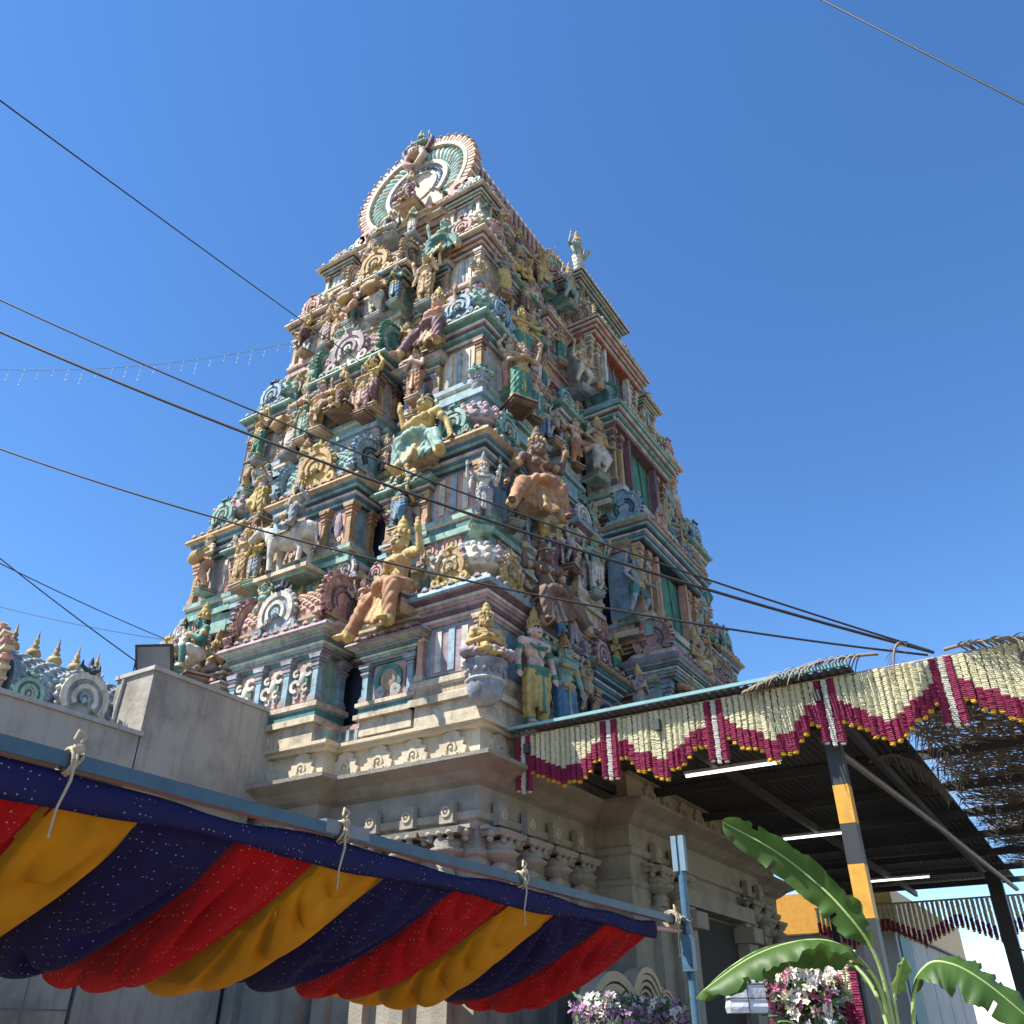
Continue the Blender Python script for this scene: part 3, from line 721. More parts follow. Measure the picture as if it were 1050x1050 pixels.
hs_count = 0
storeys = []
CORE = [('mint', 'cream', 'pink', 'navy', 'mauve', 'white'), ('pink', 'cream', 'sky', 'navy', 'mauve', 'lilac'), ('teal', 'cream', 'mint', 'dusk', 'mauve', 'white'), ('red', 'cream', 'teal', 'dusk', 'red', 'cream'), ('teal', 'white', 'pink', 'navy', 'mauve', 'cream')]  # navy and dusk recess walls: dark paint, also standing in for shaded gaps
LEDGE = ['cream', 'tan', 'mint', 'red', 'pink', 'cream']
def ledge_row(st, k, z, hgt, cl, cr, offx, cols):
    pts, (x0, x1, y0, y1, cx, cy, hb, hr, pl, pr) = plan(k)
    def put(M, ci): link('horseshoe_ornament', HS, st, M @ T(0, 0, 0, 0, hgt), HSC[ci])
    for i, (s_) in enumerate(cl):   # offsets from the near corner along the sunlit side
        inb = abs((x1 - s_) - cx) < hb
        put(T(x1 - s_, y0 - offx - (pl if inb else 0), z), cols[i % len(cols)])
    for i, (s_) in enumerate(cr):
        inb = abs((y0 + s_) - cy) < hr
        put(T(x1 + offx + (pr if inb else 0), y0 + s_, z, PI / 2), cols[(i + 1) % len(cols)])
for i in range(5):
    k, k1 = KS[i], KS[i + 1]; z0, z1 = Z[i], Z[i + 1]; h = z1 - z0
    pts, (x0, x1, y0, y1, cx, cy, hb, hr, pl, pr) = plan(k)
    f = (x1 - x0) / W; g = (y1 - y0) / L; c = CORE[i]; sl_ = h * 2 / 17.8
    b = MB(); r_ = -.35
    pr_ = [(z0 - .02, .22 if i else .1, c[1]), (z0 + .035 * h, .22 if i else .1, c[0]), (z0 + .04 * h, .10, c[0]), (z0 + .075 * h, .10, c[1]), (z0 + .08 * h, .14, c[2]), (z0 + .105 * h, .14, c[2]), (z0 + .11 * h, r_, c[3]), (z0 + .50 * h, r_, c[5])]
    for q in range(7):
        zz = z0 + (.50 + .02 * q) * h; off = r_ + .06 + .05 * q
        pr_ += [(zz, off, (c[4], c[5], c[0], c[1])[q % 4]), (zz + .018 * h, off + .008, (c[5], c[4], c[1], c[2])[q % 4])]
    pr_ += [(z0 + .645 * h, r_ + .46, LEDGE[i]), (z0 + .66 * h, r_ + .50, LEDGE[i]), (z0 + .69 * h, r_ + .44, LEDGE[i]), (z0 + .71 * h, r_ + .25, c[0]), (z0 + .712 * h, r_ - .25, c[4]), (z0 + .93 * h, r_ - .25 , c[2])]
    # underside of the ledge above, corbelled out; offsets measured on this storey's plan
    pr_ += [(z0 + .935 * h, -sl_ - .05, c[1]), (z0 + .95 * h, -sl_ - .04, c[0]), (z0 + .955 * h, -sl_ + .06, LEDGE[i + 1]), (z0 + .97 * h, -sl_ + .07, LEDGE[i + 1]), (z0 + .975 * h, -sl_ + .20, LEDGE[i + 1]), (z1 - .012, -sl_ + .22, 'tan')]
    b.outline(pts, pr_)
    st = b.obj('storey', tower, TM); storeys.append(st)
    ad = i * 3
    # corner shrines (all four corners), side shrines, centre shrines
    cw = 1.45 * (f + .12 if i else 1); ch = h
    wz = z0 + .10 * h
    for (X, Y, sx, sy) in ((x1, y0, 1, -1), (x0, y0, -1, -1), (x1, y1, 1, 1), (x0, y1, -1, 1)):
        M = T(X - sx * (cw / 2 - .30), Y - sy * (cw / 2 - .30) - cw / 2 + cw, wz)
        # pavilion front at y=-d .. 0 ; centre it on the corner
        pavilion('corner_shrine', cw, cw, ch, i if i < 5 else 4, 'dome' if True else 'flat', st, M, seed=ad)
        link('horseshoe_ornament', HS, st, T(X - sx * (cw / 2 - .3), Y + sy * (.36), wz + .625 * h, 0 if sy < 0 else PI, .24 * h), HSC[SCH[i]['nasi']])
        link('horseshoe_ornament', HS, st, T(X + sx * .36, Y - sy * (cw / 2 - .3), wz + .625 * h, sx * PI / 2, .24 * h), HSC[SCH[i]['nasi']])
    if i < 4:
        sw = 1.15 * f + .05; sd = .62
        for xx, sx in ((x1 - 1.78 * f, 1), (x0 + 1.78 * f, -1)):
            pavilion('side_shrine', sw, sd, h * .70, (5, 2, 5, 1)[i], 'flat', st, T(xx, y0 + .33, wz), seed=ad + 1)
        for yy in (y0 + 1.8 * g, y1 - 1.8 * g):
            pavilion('side_shrine', 1.15 * g, .70, h * .70, (2, 5, 1, 2)[i], 'flat', st, T(x1 - .33, yy, wz, PI / 2), seed=ad + 2)
        for yy in (y0 + 4.35 * g, y1 - 4.35 * g):
            o_, zt = pavilion('side_shrine', 1.25 * g, .62, h * .92, (1, 0, 2, 3)[i], 'none', st, T(x1 - .33, yy, wz, PI / 2), seed=ad + 2)
            Mb = T(x1 - .30 + .02, yy, wz + zt, PI / 2)
            barrel('barrel_roof', 1.35 * g, .8, .20 * h, st, Mb, fin=False, c=('lilac', 'teal', 'pink', 'ochre'))
            link('horseshoe_ornament', HS, st, T(x1 + .20, yy, wz + zt - .05, PI / 2, .23 * h), HSC[(5, 3, 0, 1)[i]])
        # centre shrine of the sunlit side with barrel roof
        wc = 2 * hb * .96
        o_, zt = pavilion('centre_shrine', wc, .75, h * .92, (5, 1, 2, 4)[i], 'none', st, T(cx, y0 - pl + .45, wz), npil=4, seed=ad)
        bh = .27 * h
        Mb = T(cx, y0 - pl + .10, wz + zt)
        barrel('barrel_roof', wc * 1.0, .95, bh, st, Mb, c=(('pink', 'mint', 'ochre', 'gold'), ('mint', 'cream', 'sky', 'gold'), ('pink', 'teal', 'lilac', 'gold'), ('cream', 'red', 'pink', 'gold'))[i])
        gable_pair(wc * 1.04, 1.15, bh, st, Mb, (('mauve', 'pink', 'mauve', 'lilac', 'pink', 'mauve'), ('blue', 'sky', 'navy', 'blue', 'sky', 'navy'), ('teal', 'mint', 'teal', 'teal', 'green', 'teal'), ('tan', 'cream', 'mauve', 'pink', 'tan', 'cream'))[i])
        link('horseshoe_ornament', HS, st, T(cx, y0 - pl - .42, wz + zt - .12, 0, .34 * h), HSC[(3, 2, 6, 2)[i]])
        # scrolled relief panels low on the centre shrine
        if i == 0:
            for sx in (-1, 0, 1):
                bs = MB()
                for q in range(2):
                    bs.band(sx * wc * .315 + (q - .5) * .3, .52 + .28 * (q), .06, .13, .5 * q, 5.2 + .5 * q, -.10, 0, 'white', 18); bs.band(sx * wc * .315 - (q - .5) * .26, .46 + .3 * q, .03, .08, 1, 6, -.12, 0, 'white', 14)
                bs.ell((sx * wc * .315, -.06, .66), (.1, .05, .14), 'white', 10, 8)
                bs.obj('scroll_panel', st, T(cx, y0 - pl + .45 - .75 + .09, wz + .25))
    # door bay of the shaded long side
    dw = 2 * hr * .98; dd = .9
    bay = MB(); c5 = SCH[(5, 1, 2, 3, 4)[i]]; xo = 0
    jw = dw * .27; ow = dw - 2 * jw; oh = .56 * h
    for sx in (-1, 1):
        bay.box((sx * (ow / 2 + .07), -dd + .16, .30 * h), (.12, .20, .50 * h), c5['cap']); bay.box((sx * (ow / 2 + .07), -dd + .08, .075 * h), (.2, .36, .05 * h), c5['shaft'])
        bay.box((sx * (ow / 2 + .14 + (jw - .14) / 2), -dd / 2 + .22, .30 * h), (jw - .14, dd - .2, .50 * h), c5['wall'])
        for q in (.35, .9): pilaster(bay, sx * (ow / 2 + .14 + (jw - .14) * q), -dd + .22, .06 * h, .49 * h, .12, c5['shaft'], c5['cap'])
    bay.box((0, -dd * .62, .33 * h), (ow + .02, .06, .56 * h), ('ochre', 'green', 'green', 'dusk', 'navy')[i])
    for q in (-1, 1): bay.tube([(q * ow * .3, -dd * .62 - .06, .06 * h), (q * ow * .1, -dd * .62 - .06, .6 * h)], .02, ('ochre', 'teal', 'teal', 'grey', 'grey')[i], 5)
    bay.outline(rect(-dw / 2, dw / 2, -dd, 0), [(-.10 * h, .0, c5['base'][0]), (.0, .0, c5['base'][0]), (.0, .06, c5['base'][1]), (.05 * h, .06, c5['base'][1])])
    stp = [(.55 * h, -.02, c5['st'][0])]
    for q in range(6): stp += [((.555 + .018 * q) * h, .0 + .04 * q, c5['st'][q % 4]), ((.570 + .018 * q) * h, .0 + .04 * q, c5['st'][(q + 1) % 4])]
    stp += [(.67 * h, .25, c5['cor']), (.685 * h, .28, c5['cor']), (.71 * h, .2, c5['cor']), (.735 * h, .06, c5['base'][0]), (.76 * h, .05, c5['base'][0])]
    bay.outline(rect(-dw / 2, dw / 2, -dd, 0), stp)
    for q in range(14):
        bay.band(-dw / 2 + dw * (q + .5) / 14, .715 * h, .02, .075, -.3, PI + .3, -dd - .26, -dd - .1, c5['roof2'], 8)
    bayo = bay.obj('doorway', st, T(x1 + pr - .42, cy, z0 + .10 * h, PI / 2))
    if i < 4:
        Mb = T(x1 + pr - .05, cy, z0 + .86 * h, PI / 2)
        barrel('barrel_roof', dw * .9, .85, .17 * h, st, Mb, c=('lilac', 'teal', 'pink', 'ochre'), fin=False)
        gable_pair(dw * .92, .95, .17 * h, st, Mb, (('mauve', 'pink', 'mauve', 'lilac', 'pink', 'mauve'), ('blue', 'sky', 'navy', 'blue', 'sky', 'navy'), ('teal', 'mint', 'teal', 'teal', 'green', 'teal'), ('tan', 'cream', 'mauve', 'pink', 'tan', 'cream'))[i])
    # free-standing pilasters of the recesses on the long side
    cl = {0: [], 1: [.45 * f, 1.05 * f, 3.1 * f, 3.8 * f, 5.4 * f, 6.2 * f, 8.3 * f, 9 * f], 2: [.4 * f, 1.1 * f, 1.9 * f, 3.2 * f, 6.0 * f, 8.5 * f, 9 * f], 3: [.4 * f, 1.2 * f, 2.5 * f, 6.2 * f, 8.6 * f], 4: [.5 * f, 2 * f, 4.5 * f, 7.2 * f, 8.7 * f]}[i]
    crr = [q * g for q in ((.45, 1.0, 2.9, 3.7, 5.0, 5.6, 10, 11, 12.3, 14.4) if i else (3.3, 5.1, 10.5, 12))]
    ledge_row(st, k, z0 - .01, .62 * (1 - .25 * k), cl, crr, .26, ([3], [1, 1, 3, 4, 1], [0, 0, 0, 6], [1, 2, 2], [6, 7, 3])[i])
# close-set row of small horseshoe ornaments on every ledge above the first
for i in range(1, 5):
    pts, (x0, x1, y0, y1, cx, cy, hb, hr, pl, pr) = plan(KS[i]); st = storeys[i]; q = 0
    x = x1 - .35
    while x > x0 + .2:
        d = pl if abs(x - cx) < hb else 0
        link('horseshoe_ornament', HS, st, T(x, y0 - .20 - d, Z[i] + .0, 0, .46), HSC[(q * 3 + i) % 8]); x -= .50; q += 1
    y = y0 + .35
    while y < y1 - .2:
        d = pr if abs(y - cy) < hr else 0
        link('horseshoe_ornament', HS, st, T(x1 + .20 + d, y, Z[i], PI / 2, .46), HSC[(q * 3 + i) % 8]); y += .55; q += 1
    # flame finials standing on the core cornice between the shrines
    fm = storeys[i - 1]; pts, (x0, x1, y0, y1, cx, cy, hb, hr, pl, pr) = plan(KS[i - 1]); hh = Z[i] - Z[i - 1]
    for j in range(9): link('finial', FIN, fm, T(x1 - .05, y0 + 1.6 + (y1 - y0 - 3.2) * j / 8, Z[i - 1] + .71 * hh, 0, .6))
    for j in range(4): link('finial', FIN, fm, T(x1 - 1.5 - .22 * j, y0 + .02, Z[i - 1] + .71 * hh, 0, .5))
# balusters and beads on the ledges in front of the barrel roofs, and dentils along the lowest ledge
b = MB()
for x in [-.3 - .2 * i for i in range(42)]:
    inb = abs(x + W / 2) < 1.32; b.box((x, -.12 - (.35 if inb else 0), 6.26), (.07, .12, .2), 'bluegrey')
for y in [.2 + .2 * i for i in range(73)]:
    if abs(y - cy) > 2.2: b.box((.12, y, 6.26), (.12, .07, .2), 'bluegrey')
b.obj('dentil_course', storeys[0])

# top: barrel vault along Y closed by the great gable
k = 1.0; zt = Z[5]; pts, (x0, x1, y0, y1, cx, cy, hb, hr, pl, pr) = plan(.935)
b = MB()
b.outline(rect(x0, x1, y0, y1), [(zt - .02, .16, 'cream'), (zt + .12, .18, 'tan'), (zt + .13, .02, 'teal'), (zt + .42, .02, 'cream'), (zt + .44, .12, 'red'), (zt + .56, .14, 'cream'), (zt + .58, 0, 'cream'), (zt + .62, 0, 'cream')])
R = (x1 - x0) / 2 * .92; zc = zt + .6 + .74 * R; n = 26
sec = [(cx + R * .86 * math.cos(a), zc + R * .86 * math.sin(a)) for a in [-.75 + (PI + 1.5) * i / n for i in range(n + 1)]]
b.rings([[(x, y0 + .35, z) for x, z in sec], [(x, y1 - .35, z) for x, z in sec]], 'brown')
ny = 34
for i in range(ny):
    y = y0 + .6 + (y1 - y0 - 1.2) * i / (ny - 1)
    b.tube([(cx + R * .88 * math.cos(a), y, zc + R * .88 * math.sin(a)) for a in [-.7 + (PI + 1.4) * j / 16 for j in range(17)]], .07, 'pink' if i % 2 else 'tan', 6)
vault = b.obj('barrel_vault', tower, TM)
gab = big_gable('horseshoe_gable', R * 1.04, tower, TM @ T(cx, y0 + .12, zt + .45, 0, (1, 1, .86)), ('pink', 'palemint', 'white', 'palesky', 'bright', 'salmon'), 34)
big_gable('horseshoe_gable', R * 1.04, tower, TM @ T(cx, y1 - .12, zt + .45, PI, (1, 1, .86)), ('pink', 'palemint', 'white', 'palesky', 'bright', 'salmon'), 34)
# dormer gable half way along the vault, facing the long side
big_gable('horseshoe_gable', 1.15, vault, T(x1 - .25, cy, zt + .5, PI / 2), ('tan', 'mint', 'lilac', 'sky', 'cream', 'salmon'), 20)
b = MB(); b.outline(rect(x1 - 1.2, x1 + .35, cy - 1.2, cy + 1.2), [(zt - .1, 0, 'cream'), (zt + .35, 0, 'teal'), (zt + .36, .08, 'pink'), (zt + .5, .08, 'cream')]); b.obj('dormer', vault)
for i in range(7):
    link('finial', FIN, vault, T(cx, y0 + 1.2 + (y1 - y0 - 2.4) * i / 6, zc + R * .88 - .05, 0, 1.3))
# lion-face crest on the gable, with two dark horns
ztop = zt + .45 + 1.04 * R * 1.8 * .86
b = MB(); yk = y0 + .0
b.ell((0, -.12, .05), (.52, .34, .42), 'pink', 16, 12); b.ell((0, -.42, -.12), (.30, .2, .2), 'flesh', 12, 8)
b.tube([(-.42, -.2, -.1), (-.6, -.2, -.55), (-.25, -.22, -.95), (.0, -.22, -1.0)], [.2, .22, .16, .08], 'pink', 10); b.tube([(.42, -.2, -.1), (.6, -.2, -.55), (.25, -.22, -.95), (.0, -.22, -1.0)], [.2, .22, .16, .08], 'cream', 10)
for sx in (-1, 1):
    b.ell((sx * .2, -.42, .12), (.11, .1, .11), 'white', 10, 8); b.ell((sx * .2, -.51, .12), (.05, .04, .05), 'black', 8, 6); b.ell((sx * .46, -.1, .12), (.12, .1, .2), 'pink', 8, 6)
    b.tube([(sx * .06, -.55, -.2), (sx * .1, -.58, -.42)], [.05, .01], 'white', 6)
for i in range(9):
    a = .2 + (PI - .4) * i / 8; b.tube([(.45 * math.cos(a), -.05, .25 * math.sin(a) + .1), (.66 * math.cos(a), -.02, .5 * math.sin(a) + .15)], [.1, .02], 'salmon' if i % 2 else 'mint', 6)
crest = b.obj('lion_face_crest', tower, TM @ T(cx, yk - .1, ztop - .42, 0, .62))
b = MB()
for sx in (-1, 1):
    b = MB(); b.tube([(sx * .62, -.06, .0), (sx * .86, -.06, .35), (sx * .95, -.06, .8), (sx * .78, -.06, 1.25)], [.13, .15, .11, .01], 'mauve', 8); b.obj('horn', crest)
pass
# ---------------------------------------------------------------- the statues standing on the tower
A45 = PI / 4
def ftop(i): return Z[i] + .1 * (Z[i + 1] - Z[i]) + .638 * .70 * (Z[i + 1] - Z[i]) + .165
def S(kind, x, y, z, rz, h, body, cloth, label, **k): return statue(kind, (x, y, z), rz, h, body, cloth, label, **k)
RZ = PI / 2
_p, bb = plan(.935); x0, x1 = bb[0], bb[1]
# sunlit short side, lowest storey
S('sage', .36, -.36, 6.90, A45, 1.5, 'gold', 'lilac', 'golden cross-legged statue seated on a blue-grey pot at the near bottom corner', base='pot', crown='yellow', trim='yellow')
S('seat_lady', -1.5, -.50, ftop(0) + .02, -.15, 2.3, 'gold', 'orange', 'large golden seated lady in an orange skirt on the lowest sunlit shrine', ped='stool', crown='yellow', trim='yellow')
S('kneeler', -6.75, -.62, 8.02, -.35, 1.75, 'teal', 'white', 'green kneeling figure with yellow crown and joined palms above the concrete wall', crown='yellow', ped=(.9, .8, .3))
S('hero', -8.25, .0, 8.75, -.5, 1.05, 'white', 'blue', 'small white figure with blue cloth on the far left edge above the floodlight', crown='black', trim='salmon')
# second storey
S('deity_halo', -6.15, -0.38, 10.1, -.1, 1.3, 'tan', 'ochre', 'cream many-armed haloed statue at the left end of the second sunlit ledge')
S('prayer', -5.55, -0.55, 9.95, 0, 1.05, 'yellow', 'bluegrey', 'small yellow praying figure in pale blue between the haloed deity and the grey bull', ped=(.45, .45, .2))
S('seat_king', -4.25, -0.75, 10.85, 0, 1.35, 'grey', 'bluegrey', 'bearded figure with yellow crown riding the grey bull on the sunny side', ped=None, crown='ochre')
S('lady', -2.13, .12, 10.1, 0, 1.5, 'yellow', 'lilac', 'standing golden lady in a pale lilac skirt in the recess above the seated orange-skirted lady', crown='ochre', ped=(.6, .6, .25))
S('deity', -.03, .03, 10.02, A45, 1.22, 'white', 'grey', 'white garlanded statue standing at the near corner above the pink horseshoes', crown='grey', trim='bluegrey', ped=(.5, .5, .5))
S('dancer_plate', -6.6, .15, 12.2, -.2, 1.5, 'grey', 'yellow', 'grey dancing figure holding out a round yellow plate on the second sunlit storey', crown='teal')
S('guard_spear', -7.7, .55, 13.55, -.5, 1.25, 'teal', 'ochre', 'green figure with a spear on the left edge below the third storey shrine')
S('seat_lady2', -1.45, -.12, ftop(1) + .02, -.1, 2.25, 'yellow', 'mint', 'golden long-haired seated lady in a mint skirt with one arm raised', ped='stool', crown='black')
# third storey
S('carrier', -2.30, .58, 13.86, 0, 1.5, 'flesh', 'lilac', 'pale lifting figure in a white-grey skirt in the recess beside the third mint shrine', crown='ochre')
S('sage', -.62, .68, 14.22, A45, .95, 'teal', 'mint', 'green cross-legged statue seated on a grey pot at the near corner of the third storey', base='pot', crown='green', trim='mint')
S('hero', -3.45, -0.02, 13.95, 0, 1.35, 'tan', 'pink', 'tan figure with a pink skirt, rightmost in the crowd on the third sunlit ledge', ped=(.45, .5, .2))
S('seat_king', -4.05, -0.1, 14.3, 0, 1.35, 'ochre', 'brown', 'seated ochre king with a tall crown in the middle of the third sunlit ledge', ped=(.8, .7, .3))
S('dancer', -4.75, -0.05, 14.0, 0, 1.3, 'pink', 'tan', 'pink dancer with one leg raised beside the seated ochre king', ped=(.45, .5, .2))
S('deity', -5.35, 0.02, 13.98, 0, 1.25, 'teal', 'mint', 'teal four-armed statue left of the pink dancer', ped=(.45, .5, .2))
S('lady', -5.95, 0.2, 13.95, -.1, 1.15, 'tan', 'white', 'small tan lady in a white skirt standing on a curled ornament on the third ledge', ped=(.4, .5, .2))
S('seat_lady', -1.78, .50, ftop(2) + .02, .1, 2.1, 'salmon', 'mauve', 'salmon seated lady in dark maroon with a golden crown on the third sunlit storey', ped='stool')
S('dwarf', -6.3, .9, 16.35, -.2, 1.3, 'mint', 'teal', 'squat mint-coloured dwarf lifting both hands on the third sunlit storey')
S('seat_deity', -6.95, 1.2, 16.9, -.5, 1.3, 'tan', 'pink', 'seated tan deity in pink on the left outline below the fourth storey', ped=(.7, .6, .3))
# fourth storey
S('drummer', -3.92, 0.55, 17.75, 0, 1.45, 'ochre', 'white', 'ochre figure beating a drum in the middle of the fourth sunlit ledge')
S('dancer', -4.85, 0.6, 17.85, -.1, 1.4, 'tan', 'salmon', 'tan dancer with one leg lifted left of the drummer')
S('deity', -2.45, 0.75, 17.6, 0, 1.6, 'cream', 'ochre', 'cream four-armed statue right of the drummer below the green seated lady')
S('dwarf', -.98, 1.02, 17.45, A45, 1.0, 'tan', 'bluegrey', 'tan dwarf lifting its hands at the near corner of the fourth storey', ped=(.5, .5, .35))
S('seat_lady2', -2.1, 1.0, ftop(3) + .02, 0, 1.85, 'mint', 'teal', 'green seated lady with golden crown on the fourth sunlit storey', ped='stool', crown='gold')
S('carrier', -5.6, 0.85, 17.9, -.1, 1.2, 'ochre', 'tan', 'ochre lifting figure with a blue turban at the left of the fourth ledge', crown='blue')
S('lady_up', -6.35, 1.1, 17.9, -.3, 1.15, 'white', 'bluegrey', 'white lady with raised arm at the left end of the fourth ledge', ped=(.4, .5, .2))
# fifth storey and top
S('seat_deity', -4.2, 1.0, 21.3, 0, 1.45, 'dusk', 'grey', 'dark seated deity flanked by attendants below the great gable', ped=(.8, .7, .3))
S('prayer', -4.95, 1.15, 21.2, 0, 1.0, 'grey', 'tan', 'grey praying attendant left of the dark seated deity', ped=(.4, .5, .2))
S('prayer', -3.45, 1.15, 21.2, 0, 1.0, 'mint', 'white', 'mint praying attendant right of the dark seated deity', ped=(.4, .5, .2))
S('seat_king', -4.1, 1.62, 23.45, 0, 1.55, 'lilac', 'mauve', 'crowned seated statue in front of the great gable', ped=(.9, .8, .5))
S('dancer', -1.6, 1.75, 21.3, A45, 1.05, 'tan', 'mint', 'tan dancer with outstretched arms at the near corner below the great gable', ped=(.45, .45, .4))
S('lady', -6.45, 1.62, 21.6, -.3, 1.1, 'pink', 'tan', 'pink lady on the left edge below the great gable', ped=(.4, .5, .3))
S('seat_deity', (x0 + x1) / 2, bb[2] + .0, ztop - .12, 0, 1.35, 'teal', 'mint', 'teal seated deity on top of the lion-face crest', ped=(.6, .5, .3), crown='mint', trim='white', hair='teal')
# shaded long side, lowest storey
S('hero', .62, .78, 6.08, RZ - .35, 1.9, 'flesh', 'yellow', 'pale standing hero in a green shawl and yellow cloth at the bottom corner', crown='yellow', trim='green', ped=(.6, .6, .2))
S('archer', .70, 1.72, 6.16, RZ - .35, 1.72, 'mint', 'blue', 'green-faced bowman with golden crown beside the pale hero', crown='ochre', ped=(.6, .6, .3))
S('dwarf', .45, 3.05, 6.96, RZ, 1.1, 'tan', 'brown', 'small brown monkey-like dwarf on the lowest shaded ledge right of the bowman', ped=(.5, .5, .4))
S('seat_lady2', .62, 1.25, ftop(0) + .15, RZ - .5, 2.0, 'darkskin', 'brown', 'dark brown seated figure above the pale hero and the green-faced bowman', ped='stool', crown='brown', trim='tan')
S('kneeler', 1.0, 4.36, 7.25, RZ - .3, 1.15, 'lilac', 'grey', 'crouching grey figure just above the flower garlands', crown=None)
S('seat_king', 1.35, 7.1, 8.9, RZ, 1.3, 'ochre', 'gold', 'golden seated king below the lowest doorway of the shaded side')
S('seat_deity', 1.3, 6.0, 8.1, RZ - .2, 1.15, 'gold', 'orange', 'golden four-armed seated deity low on the shaded side near the canopy edge')
S('guard', .62, 5.62, 9.98, RZ - .2, 1.6, 'bluegrey', 'teal', 'bluish club-bearing guard left of the ochre doorway', ped=(.7, .6, .3))
S('guard', .55, 9.3, 10.1, RZ, 1.6, 'grey', 'lilac', 'grey club-bearing guard right of the ochre doorway', ped=(.7, .6, .3))
S('lady', -.05, 4.75, 10.6, RZ - .2, 1.6, 'tan', 'salmon', 'slim tan lady in a salmon red skirt in the recess left of the bluish guard', ped=(.5, .6, .25))
# second storey, shaded
S('seat_lady', .62, 1.0, ftop(1) - 1.25, RZ - .45, 2.25, 'darkskin', 'orange', 'large seated lady with a dark bodice and bulging orange skirt on the shaded side', ped='stool', crown='brown', trim='ochre')
S('lady_up', -.58, 4.65, 14.3, RZ - .2, 1.4, 'pink', 'teal', 'pink lady in a teal skirt beside a pillar left of the middle green doorway', ped=(.5, .6, .25))
S('guard_spear', .0, 5.3, 14.05, RZ - .2, 1.65, 'tan', 'white', 'tan spearman left of the middle green doorway', ped=(.6, .6, .3))
S('guard', .12, 9.2, 13.6, RZ, 1.8, 'mint', 'teal', 'teal club-bearing guard right of the middle green doorway', ped=(.7, .6, .3))
# third
S('mermaid', .1, 1.25, 13.62, RZ - .5, 1.65, 'tan', 'green', 'tan lady in a ribbed green skirt near the corner of the third shaded ledge', ped=(.7, .7, .3))
S('lady', -1.02, 4.7, 18.05, RZ - .2, 1.3, 'pink', 'mauve', 'pink lady in mauve beside a pillar left of the upper green doorway', ped=(.5, .6, .25))
S('guard', -.33, 5.35, 17.1, RZ - .2, 1.5, 'cream', 'white', 'cream club-bearing guard left of the upper green doorway', ped=(.6, .6, .3))
S('guard_spear', -.45, 9.05, 17.1, RZ, 1.6, 'green', 'lilac', 'green spearman right of the upper green doorway', ped=(.6, .6, .3))
S('winged', -.30, 1.95, ftop(2) + .02, RZ - .5, 1.5, 'yellow', 'green', 'winged yellow and green figure near the corner of the third shaded storey', ped=None)
# fourth and fifth
S('guard_spear', -1.35, 4.95, 21.3, RZ - .2, 1.5, 'ochre', 'yellow', 'ochre spearman in the recess left of the topmost dark doorway', ped=(.5, .6, .25))
S('guard', -.8, 5.7, 20.9, RZ - .1, 1.45, 'grey', 'mint', 'grey club-bearing guard left of the topmost dark doorway', ped=(.6, .6, .3))
S('guard', -.85, 9.2, 20.9, RZ, 1.45, 'tan', 'brown', 'tan club-bearing guard right of the topmost dark doorway', ped=(.6, .6, .3))
S('lady_up', -1.15, 2.2, 20.15, RZ - .4, 1.35, 'tan', 'brown', 'brown lady with one arm raised near the corner below the brown vault', ped=(.5, .6, .3))
S('seat_king', -.85, 2.75, ftop(3) + .02, RZ - .4, 1.4, 'gold', 'yellow', 'yellow seated king near the corner of the fourth shaded storey', ped='stool')
S('deity', -1.35, 7.5, 24.0, RZ, 1.85, 'mint', 'white', 'mint four-armed statue standing before the small dormer gable of the vault', ped=(.7, .7, .5))
# attendants before the shrines, storey by storey
ORD = ('first', 'second', 'third', 'fourth', 'fifth')
BC = ['tan', 'flesh', 'mint', 'ochre', 'grey', 'pink', 'bluegrey', 'cream', 'teal', 'yellow']; CN = dict(tan='tan', flesh='pale pink', mint='mint', ochre='ochre', grey='grey', pink='pink', bluegrey='blue-grey', cream='cream', teal='teal', yellow='yellow')
CC_ = ['white', 'orange', 'green', 'mauve', 'blue', 'salmon', 'yellow', 'teal', 'brown', 'lilac']
PN = dict(lady='lady', lady_up='lady with raised hand', deity='four-armed statue', carrier='arm-lifting figure', hero='crowned figure', dancer='one-legged dancer', prayer='praying figure', seat_king='seated king', seat_deity='seated four-armed deity', guard_spear='spearman', dwarf='squat dwarf', drummer='drummer', dancer_plate='plate bearer')
rk = random.Random(21); nn = 0
def attend(kind, x, y, z, rz, h, place, ped=(.42, .5, .22)):
    global nn
    bc, cc = BC[(nn * 3) % 10], CC_[(nn * 7 + 2) % 10]; nn += 1
    S(kind, x, y, z, rz, h, bc, cc, CN[bc] + ' ' + PN[kind] + ' ' + place, ped=ped, trim=rk.choice(['gold', 'yellow', 'tan', 'cream']), crown=rk.choice(['ochre', 'yellow', 'gold', 'tan', 'brown']))
